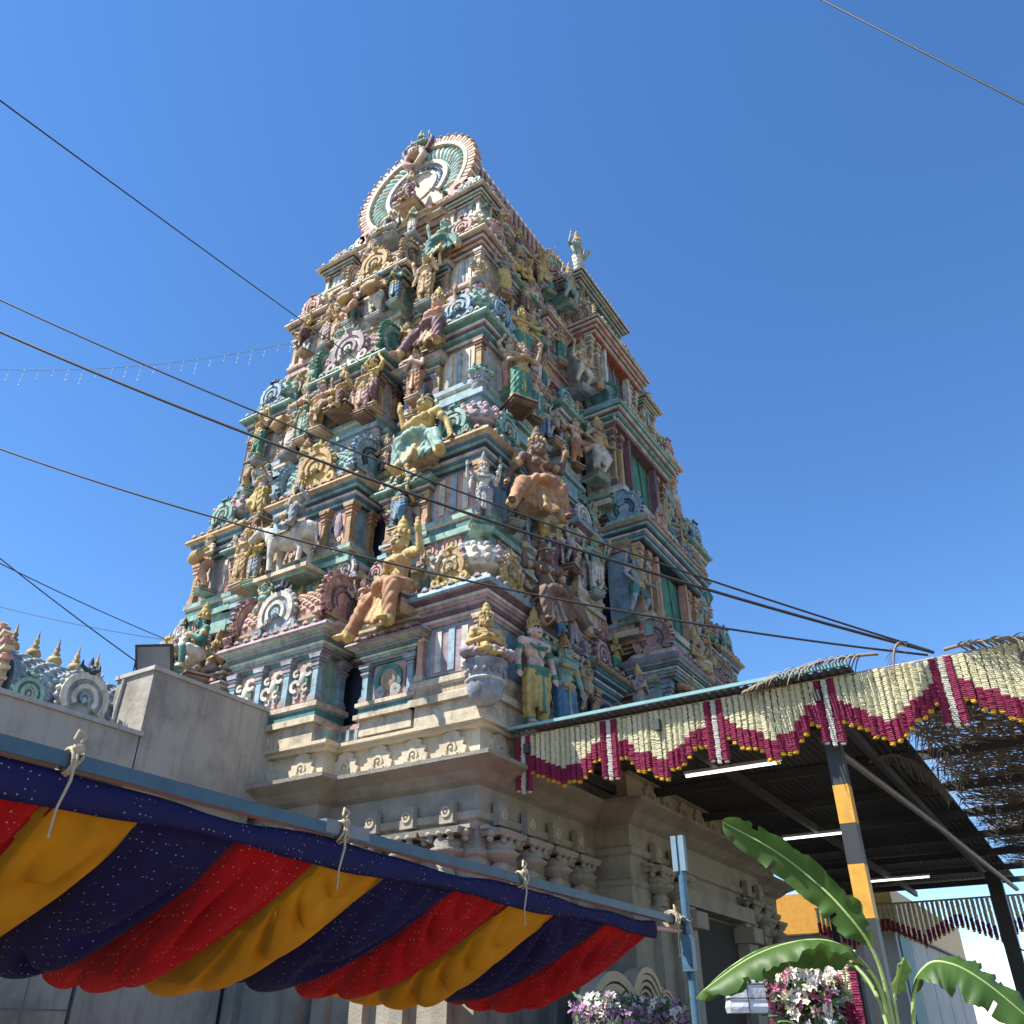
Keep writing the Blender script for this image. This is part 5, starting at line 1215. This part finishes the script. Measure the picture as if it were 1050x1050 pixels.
for k_, x in enumerate(strips):
    t = thing('flower_strip', ('magenta and white flower strip hanging beside the tower wall', 'magenta and white flower strip between the first and second valance panels', 'magenta and white flower strip in the middle of the valance', 'magenta and white flower strip hanging in front of the striped column top', 'magenta and white flower strip below the knot of black cables', 'magenta and white flower strip at the far right end of the valance')[k_], 'flower garland', (x, .60, 5.92), 0, 'vertical flower strips of the valance')
    for j, dx in enumerate((-.105, 0, .105)): link('flower_string', STRIPM[(0, 1, 0)[j]], t, T(dx, 0, 0, j, (1, 1, 1 + .02 * j)))
# fringe at the far end of the canopy
for k_ in range(3):
    a = -.3 + 2.15 * k_; t = thing('flower_valance', ('shadowed far flower fringe beside the tower wall', 'shadowed far flower fringe in front of the orange gable', 'shadowed far flower fringe against the sky beside the far column')[k_], 'flower garland', (a, 20.55, 5.42), 0, 'flower fringes at the far end of the canopy')
    for i in range(15):
        f_ = 1 - abs(2 * i / 14 - 1); link('flower_string', fstring(int(8 * f_), i % 3), t, T(.07 + .143 * i, 0, 0, i, (1.2, 1.2, 1.3)))
    b = MB(); b.tube([(0, 0, 0), (2.15, 0, 0)], .03, ROPE, 6); b.obj('cord', t)

# dry palm thatch at the right end of the canopy
DRY = plain('dry palm leaf', (.24, .19, .13), .9, 0, .5, 8, .3, 60); DRY2 = plain('grey dry palm leaf', (.15, .13, .11), .9, 0, .5, 8, .3, 60)
def blade(b, p, d, ln, wd, droop, m, nrm=None):
    p = Vector(p); d = Vector(d).normalized(); s_ = d.cross(Vector((0, 0, 1))); s_ = s_.normalized() if s_.length > .05 else Vector((1, 0, 0))
    pts = []; q = p.copy(); dd = d.copy(); n = 4
    for i in range(n + 1):
        pts.append(q.copy()); q = q + dd * (ln / n); dd = (dd + Vector((0, 0, -droop / n))).normalized()
    vs = []
    for i, x in enumerate(pts):
        w_ = wd * (1 - (i / n) ** 2 * .85) * .5; vs += [tuple(x - s_ * w_), tuple(x + s_ * w_ + Vector((0, 0, wd * .25)))]
    b.add(vs, [(2 * i, 2 * i + 1, 2 * i + 3, 2 * i + 2) for i in range(n)], m)
b = MB(); r = random.Random(5)
for i in range(15500):
    y = 1.0 + 17.5 * r.random() ** 1.1; x = 5.82 + .25 * r.random() + 4.2 * r.random() ** .9
    a = r.choice((0, PI / 2, PI, 2.2, .8)) + r.gauss(0, .45)
    blade(b, (x, y, 5.90 + .16 * r.random()), (math.cos(a), math.sin(a), r.uniform(-.06, .06)), r.uniform(.35, 1.0), r.uniform(.015, .045), r.uniform(.0, .12), DRY if i % 3 else DRY2)
tag(b.obj('palm_thatch'), 'loose lacy dry palm thatch covering the right end of the canopy', 'thatch', kind='stuff')
def frond(loc, rz, ln, label, tilt=.2, droop=.9, m=DRY, nl=34, group=None):
    t = thing('palm_frond', label, 'palm frond', loc, rz, group)
    b = MB(); pts = []; p = Vector((0, 0, 0)); d = Vector((1, 0, tilt)).normalized()
    for i in range(16): pts.append(p.copy()); p = p + d * ln / 15; d = (d + Vector((0, 0, -droop / 15))).normalized()
    b.tube(pts, [.02 * (1 - .8 * i / 15) + .004 for i in range(16)], m, 6); b.obj('midrib', t)
    b = MB(); r = random.Random(int(ln * 100))
    for i in range(nl):
        q = .12 + .86 * i / nl; k = min(14, int(q * 15)); c = pts[k].lerp(pts[k + 1], q * 15 - k); dr = (pts[k + 1] - pts[k]).normalized()
        for s_ in (-1, 1): blade(b, c, dr * .6 + Vector((0, s_, r.uniform(-.35, .1))), ln * .28 * (1 - abs(q - .45)) * r.uniform(.7, 1.15), .03, r.uniform(.5, 1.7), m)
    b.obj('leaflets', t)
frond((6.2, .55, 6.12), PI + .1, 1.9, 'dry palm frond lying along the canopy edge left of the cable knot', .1, .5)
frond((7.0, .6, 6.02), -.12, 1.5, 'dry palm frond lying along the canopy edge right of the cable knot', .05, .5)
frond((6.6, .5, 6.12), -1.9, 1.0, 'dry palm frond hanging down over the cream flower strings', .2, 3.0, nl=22)
frond((5.2, 4.0, 5.6), .5, 1.6, 'withered palm frond dangling under the canopy behind the striped column', .6, 2.6, DRY2, 26)
frond((5.9, 1.6, 5.75), 1.0, 1.8, 'withered palm frond hanging below the thatch behind the valance', -.1, 1.2, DRY2, 26)
frond((5.72, 16.9, 3.7), .2, 1.6, 'dark palm frond beside the far canopy column', -.5, .8, plain('dark green palm', (.03, .07, .03), .6), 26)

# ---------------------------------------------------------------- overhead cables
CAB = plain('black cable', (.012, .012, .014), .6, 0, .1)
def cable(a, c, sag, rad, label, n=40):
    a, c = Vector(a), Vector(c); b = MB()
    b.tube([tuple(a.lerp(c, i / n) - Vector((0, 0, 4 * sag * (i / n) * (1 - i / n)))) for i in range(n + 1)], rad, CAB, 6)
    return tag(b.obj('cable'), label, 'cable', 'overhead cables')
def ext(a, c, k): a, c = Vector(a), Vector(c); return a + (a - c) * k
K0 = (6.88, .55, 5.99)
cable(ext((-4.22, -7.37, 11.36), K0, .25), K0, .55, .021, 'thickest black cable crossing the tower and ending at the thatch')
cable(ext((-4.39, -7.48, 12.01), K0, .25), (6.84, .56, 6.03), .5, .014, 'thin upper black cable crossing the tower and ending at the thatch')
cable(ext((-4.89, -6.53, 10.03), K0, .25), (6.80, .55, 5.97), .72, .015, 'lowest black cable crossing the tower and ending at the thatch')
cable(ext((-.71, -9.43, 11.23), (-2.98, -2.35, 14.37), .4), (-3.6, .5, 15.6), .05, .011, 'thin dark cable running down from the upper left sky to the tower side')
cable(ext((8.18, -.79, 18.55), (10.18, -.92, 13.45), .8), ext((10.18, -.92, 13.45), (8.18, -.79, 18.55), .8), .05, .016, 'dark cable across the top right corner of the sky')
cable(ext((-7.21, -4.81, 9.03), (-8.3, 0.1, 9.3), .6), (-8.35, .3, 9.35), .12, .010, 'thin wire meeting the left edge of the tower beside the small white statue')
cable(ext((-6.38, -5.17, 8.62), (-4.9, -3.0, 6.98), .4), (-4.95, -2.9, 7.08), .05, .011, 'thin wire slanting down to the top of the concrete parapet block')
cable((-16, -4, 11.8), (-8.35, .35, 9.5), .25, .008, 'faint thin wire on the left below the others')
t = thing('string_lights', 'faint string of dangling drop lights between the left edge and the tower', 'string lights', (-9, -2, 17.5))
A, B_ = Vector((-13.5, -5.3, 16.2)), Vector((-7.3, 1.0, 18.9)); b = MB(); r = random.Random(3); LW = plain('clear light string', (.55, .62, .66), .4); GW = plain('green light flex', (.1, .16, .13), .6)
pt = lambda q: A.lerp(B_, q) - Vector((0, 0, 2.2 * q * (1 - q))) - Vector((-9, -2, 17.5))
b.tube([pt(i / 30) for i in range(31)], .009, GW, 5); b.obj('flex', t)
for i in range(26):
    p = pt((i + .5) / 26); ln = (.2, .35, .5, .3)[i % 4]; b = MB(); b.tube([p, p - Vector((0, 0, ln))], .004, LW, 4)
    for q in range(int(ln / .16) + 1): b.ell(tuple(p - Vector((0, 0, ln - q * .16))), (.018, .018, .024), LW, 6, 4)
    b.obj('drop_light', t)

# ---------------------------------------------------------------- banana plant
def leaf_mat(name, c1, c2):
    m = bpy.data.materials.new(name); nt, N, L = nodes_of(m); bs = N['Principled BSDF']; bs.inputs['Roughness'].default_value = .5
    tc = N.new('ShaderNodeTexCoord'); n = N.new('ShaderNodeTexNoise'); n.inputs['Scale'].default_value = 5; n.inputs['Detail'].default_value = 6; L.new(tc.outputs['Object'], n.inputs['Vector'])
    mx = N.new('ShaderNodeMix'); mx.data_type = 'RGBA'; mx.inputs['A'].default_value = (*c1, 1); mx.inputs['B'].default_value = (*c2, 1); L.new(n.outputs['Fac'], mx.inputs['Factor']); L.new(mx.outputs['Result'], bs.inputs['Base Color'])
    tr = N.new('ShaderNodeBsdfTranslucent'); L.new(mx.outputs['Result'], tr.inputs['Color']); ms = N.new('ShaderNodeMixShader'); ms.inputs['Fac'].default_value = .42
    L.new(bs.outputs[0], ms.inputs[1]); L.new(tr.outputs[0], ms.inputs[2]); L.new(ms.outputs[0], N['Material Output'].inputs['Surface']); return m
LG = leaf_mat('banana leaf', (.035, .10, .016), (.10, .18, .035)); LY = leaf_mat('young banana leaf', (.22, .32, .08), (.16, .27, .06)); LM = plain('banana midrib', (.30, .40, .13), .5, 0, .2)
ban = thing('banana_plant', 'banana plant with broad arching green leaves in front of the canopy', 'banana plant', (6.6, -5.35, 0)); BM = Matrix.Translation((-6.6, 5.35, 0))
def smooth_path(pts, n):
    pts = [Vector(p) for p in pts]; out = []; m = len(pts) - 1
    for i in range(n + 1):
        u = i / n * m; k = min(m - 1, int(u)); f_ = u - k
        p0, p1, p2, p3 = pts[max(0, k - 1)], pts[k], pts[k + 1], pts[min(m, k + 2)]
        out.append(.5 * ((2 * p1) + (p2 - p0) * f_ + (2 * p0 - 5 * p1 + 4 * p2 - p3) * f_ ** 2 + (3 * p1 - p0 - 3 * p2 + p3) * f_ ** 3))
    return out
def banana_leaf(pts, wd, side, fold, mat=LG, stalk=.25, seed=0, wave=.012):
    """midrib through pts; blade halves fold down from it; side = rough direction of one blade half"""
    r = random.Random(seed); n = 64; pp = smooth_path(pts, n); side = Vector(side)
    lf = link('leaf', None, ban, BM)
    b = MB(); b.tube(pp, [(.013 * (1 - .85 * i / n) + .002) for i in range(n + 1)], LM, 6); b.obj('midrib', lf)
    b = MB(); nz = [[r.gauss(0, 1) for _ in range(n + 3)] for _ in range(2)]; nz = [[(a[k] + a[k + 1] + a[k + 2]) / 1.7 for k in range(n + 1)] for a in nz]
    for sgn in (-1, 1):
        vs = []; nc = 7; off = 0
        for i in range(n + 1):
            q = (i / n - stalk) / (1 - stalk); t_ = (pp[min(n, i + 1)] - pp[max(0, i - 1)]).normalized()
            s_ = (side - t_ * side.dot(t_)).normalized(); up = s_.cross(t_); up = up if up.z > 0 else -up
            w_ = 0 if q < 0 else wd * min(1, (q * 5) ** .7) * (1 - max(0, q - .55) / .45 * .0) * (1 if q < .62 else math.sqrt(max(0, 1 - ((q - .62) / .385) ** 2)))
            if q > 0 and r.random() < .16: off = r.uniform(0, .22)
            off *= .8
            for j in range(nc + 1):
                u = j / nc; a = -fold * u + (wave * 9) * nz[sgn > 0][i] * u * u
                p = pp[i] + (s_ * sgn * math.cos(a * .8) * u + up * math.sin(a) * u * .8) * w_ * (1 - off * u) + t_ * (.10 * u * w_) + up * wave * .8 * nz[sgn > 0][n - i] * u
                vs.append(tuple(p))
        fs = []
        for i in range(n):
            cut = r.randrange(3, nc) if r.random() < .08 else nc
            for j in range(cut): fs.append((i * (nc + 1) + j, i * (nc + 1) + j + 1, (i + 1) * (nc + 1) + j + 1, (i + 1) * (nc + 1) + j))
        b.add(vs, fs, mat, True)
    b.obj('blade', lf)
banana_leaf([(6.59, -5.37, 1.2), (6.62, -5.45, 1.80), (6.6, -5.50, 2.06), (6.51, -5.56, 2.25), (6.37, -5.57, 2.43), (6.15, -5.61, 2.64), (5.85, -5.68, 2.84)], .135, (.62, -.45, .62), .25, stalk=.34, seed=1)
banana_leaf([(6.6, -5.38, 1.2), (6.6, -5.45, 1.78), (6.55, -5.58, 1.99), (6.42, -5.70, 2.10), (6.22, -5.80, 2.10), (5.98, -5.90, 2.02), (5.72, -6.0, 1.86)], .16, (.5, -.8, .05), .95, stalk=.30, seed=2, wave=.02)
banana_leaf([(6.58, -5.33, 1.2), (6.52, -5.2, 1.80), (6.36, -5.15, 2.05), (6.14, -5.15, 2.15), (5.86, -5.18, 2.13), (5.60, -5.2, 2.02), (5.36, -5.2, 1.86)], .17, (.3, -.9, .2), .8, stalk=.28, seed=3)
banana_leaf([(6.63, -5.34, 1.2), (6.74, -5.38, 1.80), (6.86, -5.41, 1.98), (7.0, -5.42, 1.98), (7.15, -5.40, 1.88), (7.32, -5.36, 1.70)], .17, (.45, .75, .45), .5, stalk=.22, seed=4)
banana_leaf([(6.62, -5.37, 1.2), (6.64, -5.42, 1.72), (6.67, -5.45, 1.86), (6.76, -5.50, 2.02)], .055, (.6, .4, .1), .9, LY, stalk=.62, seed=5)
b = MB(); b.lathe([(.16, 0), (.14, .4), (.11, .9), (.085, 1.4), (.05, 1.62)], plain('banana stem', (.24, .30, .12), .6, 0, .4, 4), 14, BM @ T(6.6, -5.36, 0), flute=.05, nfl=5); b.obj('stem', ban)

# ---------------------------------------------------------------- flower decorations, arches and things under the canopy
GLF = plain('small green leaves', (.05, .14, .03), .6, 0, .2); PUR = plain('mauve orchid', (.36, .16, .34), .7, 0, .2, 20, .2); WFL = plain('white orchid', (.66, .62, .60), .7, 0, .2, 20, .2); PKF = plain('pink bloom', (.55, .10, .2), .7, 0, .2)
def bloom(b, p, r_, m, rr):
    d = Vector((rr.uniform(-1, 1), rr.uniform(-1, .2), rr.uniform(-.3, 1))).normalized(); q = d.to_track_quat('Z', 'Y').to_matrix().to_4x4(); M_ = Matrix.Translation(p) @ q
    for i in range(5):
        a = 2 * PI * i / 5; c, s_ = math.cos(a), math.sin(a); k = .5
        b.add([(0, 0, 0), (r_ * (c * .6 - s_ * k * .7), r_ * (s_ * .6 + c * k * .7), r_ * .25), (r_ * c * 1.05, r_ * s_ * 1.05, r_ * .2), (r_ * (c * .6 + s_ * k * .7), r_ * (s_ * .6 - c * k * .7), r_ * .25)], [(0, 3, 2, 1)], m, False, M_)
    b.ell(p, (r_ * .2,) * 3, FY if m is WFL else PUR, 5, 4)
def flower_bank(name, label, loc, size, cols, n, cat='flower arrangement', seed=1):
    rr = random.Random(seed); t = thing(name, label, cat, loc)
    b = MB()
    for i in range(n):
        blade(b, (rr.uniform(-.5, .5) * size[0], rr.uniform(-.5, .5) * size[1], rr.uniform(0, 1) * size[2]), (rr.uniform(-1, 1), rr.uniform(-1, 1), rr.uniform(.1, 1)), rr.uniform(.1, .2), .05, .8, GLF)
    b.obj('foliage', t)
    b = MB()
    for i in range(n): bloom(b, Vector((rr.uniform(-.52, .52) * size[0], rr.uniform(-.55, .5) * size[1], size[2] * (.25 + .8 * rr.random()))), rr.uniform(.04, .075), cols[rr.randrange(len(cols))], rr)
    b.obj('blossoms', t)
    b = MB(); b.box((0, 0, -loc[2] / 2), (size[0] * .9, size[1] * .9, loc[2]), plain('draped stand', (.25, .22, .2), .8)); b.obj('stand', t)
flower_bank('flower_arrangement', 'bank of mauve and white orchids in front of the carved arches', (1.65, 1.9, 1.62), (.5, 3.0, .52), [PUR, WFL, WFL, PUR, WFL], 620)
flower_bank('flower_arrangement', 'hanging mixed flower decoration behind the arching banana leaf', (5.12, -1.8, 1.55), (.62, .4, .62), [WFL, PKF, WFL, FC], 330, seed=4)
t = thing('garland_bunch', 'bunch of dangling cream and dark leaf garlands behind the banana plant', 'garland', (5.15, -1.55, 2.35))
for i in range(16):
    link('flower_string', fstring(2, i % 3) if i % 3 else STRIPM[2], t, T(-.4 + .055 * i, rnd.uniform(-.1, .1), -.02 * (i % 4), i, (.8, .8, .9)))
b = MB(); b.tube([(-.45, 0, .02), (.48, 0, .02)], .02, ROPE, 6); b.tube([(.48, 0, .02), (.48, .0, -2.35)], .03, STL, 6); b.tube([(-.45, 0, .02), (-.45, .0, -2.35)], .03, STL, 6); b.obj('cord', t)
t = thing('wrapped_speaker', 'box wrapped in white cloth and tied with string under the dark banana leaf', 'speaker box', (4.62, -2.05, 1.85), .5)
WC = plain('white cloth', (.55, .56, .62), .8, 0, .3, 5, .5, 12); b = MB()
b.rings([[(x * w_ + .01 * math.sin(7 * x + z * 9), y * w_, z) for x, y in ((-.17, -.14), (0, -.155), (.17, -.14), (.18, .0), (.17, .14), (-.17, .14), (-.18, 0))] for z, w_ in ((0, .96), (.05, 1.03), (.12, .97), (.2, 1.02), (.27, .97), (.31, .9))], WC); b.obj('cloth_cover', t)
b = MB()
for zz in (.12, .24): b.tube([(x * 1.03, y * 1.03, zz) for x, y in ((-.17, -.14), (0, -.155), (.17, -.14), (.18, 0), (.17, .14), (-.17, .14), (-.18, 0), (-.17, -.14))], .006, STL, 5)
b.tube([(0, -.165, 0), (.0, -.165, .31)], .006, STL, 5); b.tube([(0, 0, 0), (0, 0, -1.85)], .03, STL, 8); b.obj('string', t)
t = thing('carved_arches', 'row of stepped carved cream arches at the foot of the shaded stone wall', 'carved arch', (1.05, 3.4, 0))
AR = plain('carved cream plaster', (.60, .47, .30), .7, 0, .45, 2, .3)
for (y, r_, zc_) in ((-1.3, 1.0, 1.55), (-.1, .62, 2.05), (.62, .36, 2.02), (1.1, .24, 1.9)):
    b = MB(); b.M = T(0, y, 0, PI / 2)
    for q in range(5):
        ro = r_ * (1 - .17 * q); b.band(0, zc_, ro * .86, ro, -.1, PI + .1, -.16 + .02 * q, .1, AR, 26)
        for s_ in (-1, 1): b.box((s_ * ro * .93, -.03 + .01 * q, zc_ / 2), (ro * .14, .22, zc_), AR)
    b.box((0, .05, zc_ * .6), (r_ * 1.7, .06, zc_ * 1.2), AR); b.obj('arch', t)
# building seen past the far end of the canopy
t = thing('far_building', 'pale panelled building with an orange gable beyond the canopy', 'building', (-3, 29, 0)); FM_ = Matrix.Translation((3, -29, 0))
b = MB(); wp = plain('pale wall panels', (.46, .45, .42), .7, 0, .3, .6, .1); b.box((-2.1, 29.4, 2.4), (7.8, 14.8, 4.8), wp)
for y in (24.5, 27.5, 30.5, 33.5): b.box((1.802, y, 2.4), (.012, .05, 4.8), SD)
b.obj('wall', t, FM_)
b = MB(); b.box((-2.1, 29.4, 5.45), (8.1, 15.1, 1.3), plain('orange sheet', (.55, .27, .03), .5, 0, .3)); b.box((-2.1, 29.4, 4.8), (8.14, 15.14, .06), BLK); b.obj('fascia', t, FM_)
b = MB(); b.box((1.82, 23.2, 3.4), (.06, 1.6, 2.6), plain('teal board', (.05, .22, .22), .6)); b.obj('shutter', t, FM_)
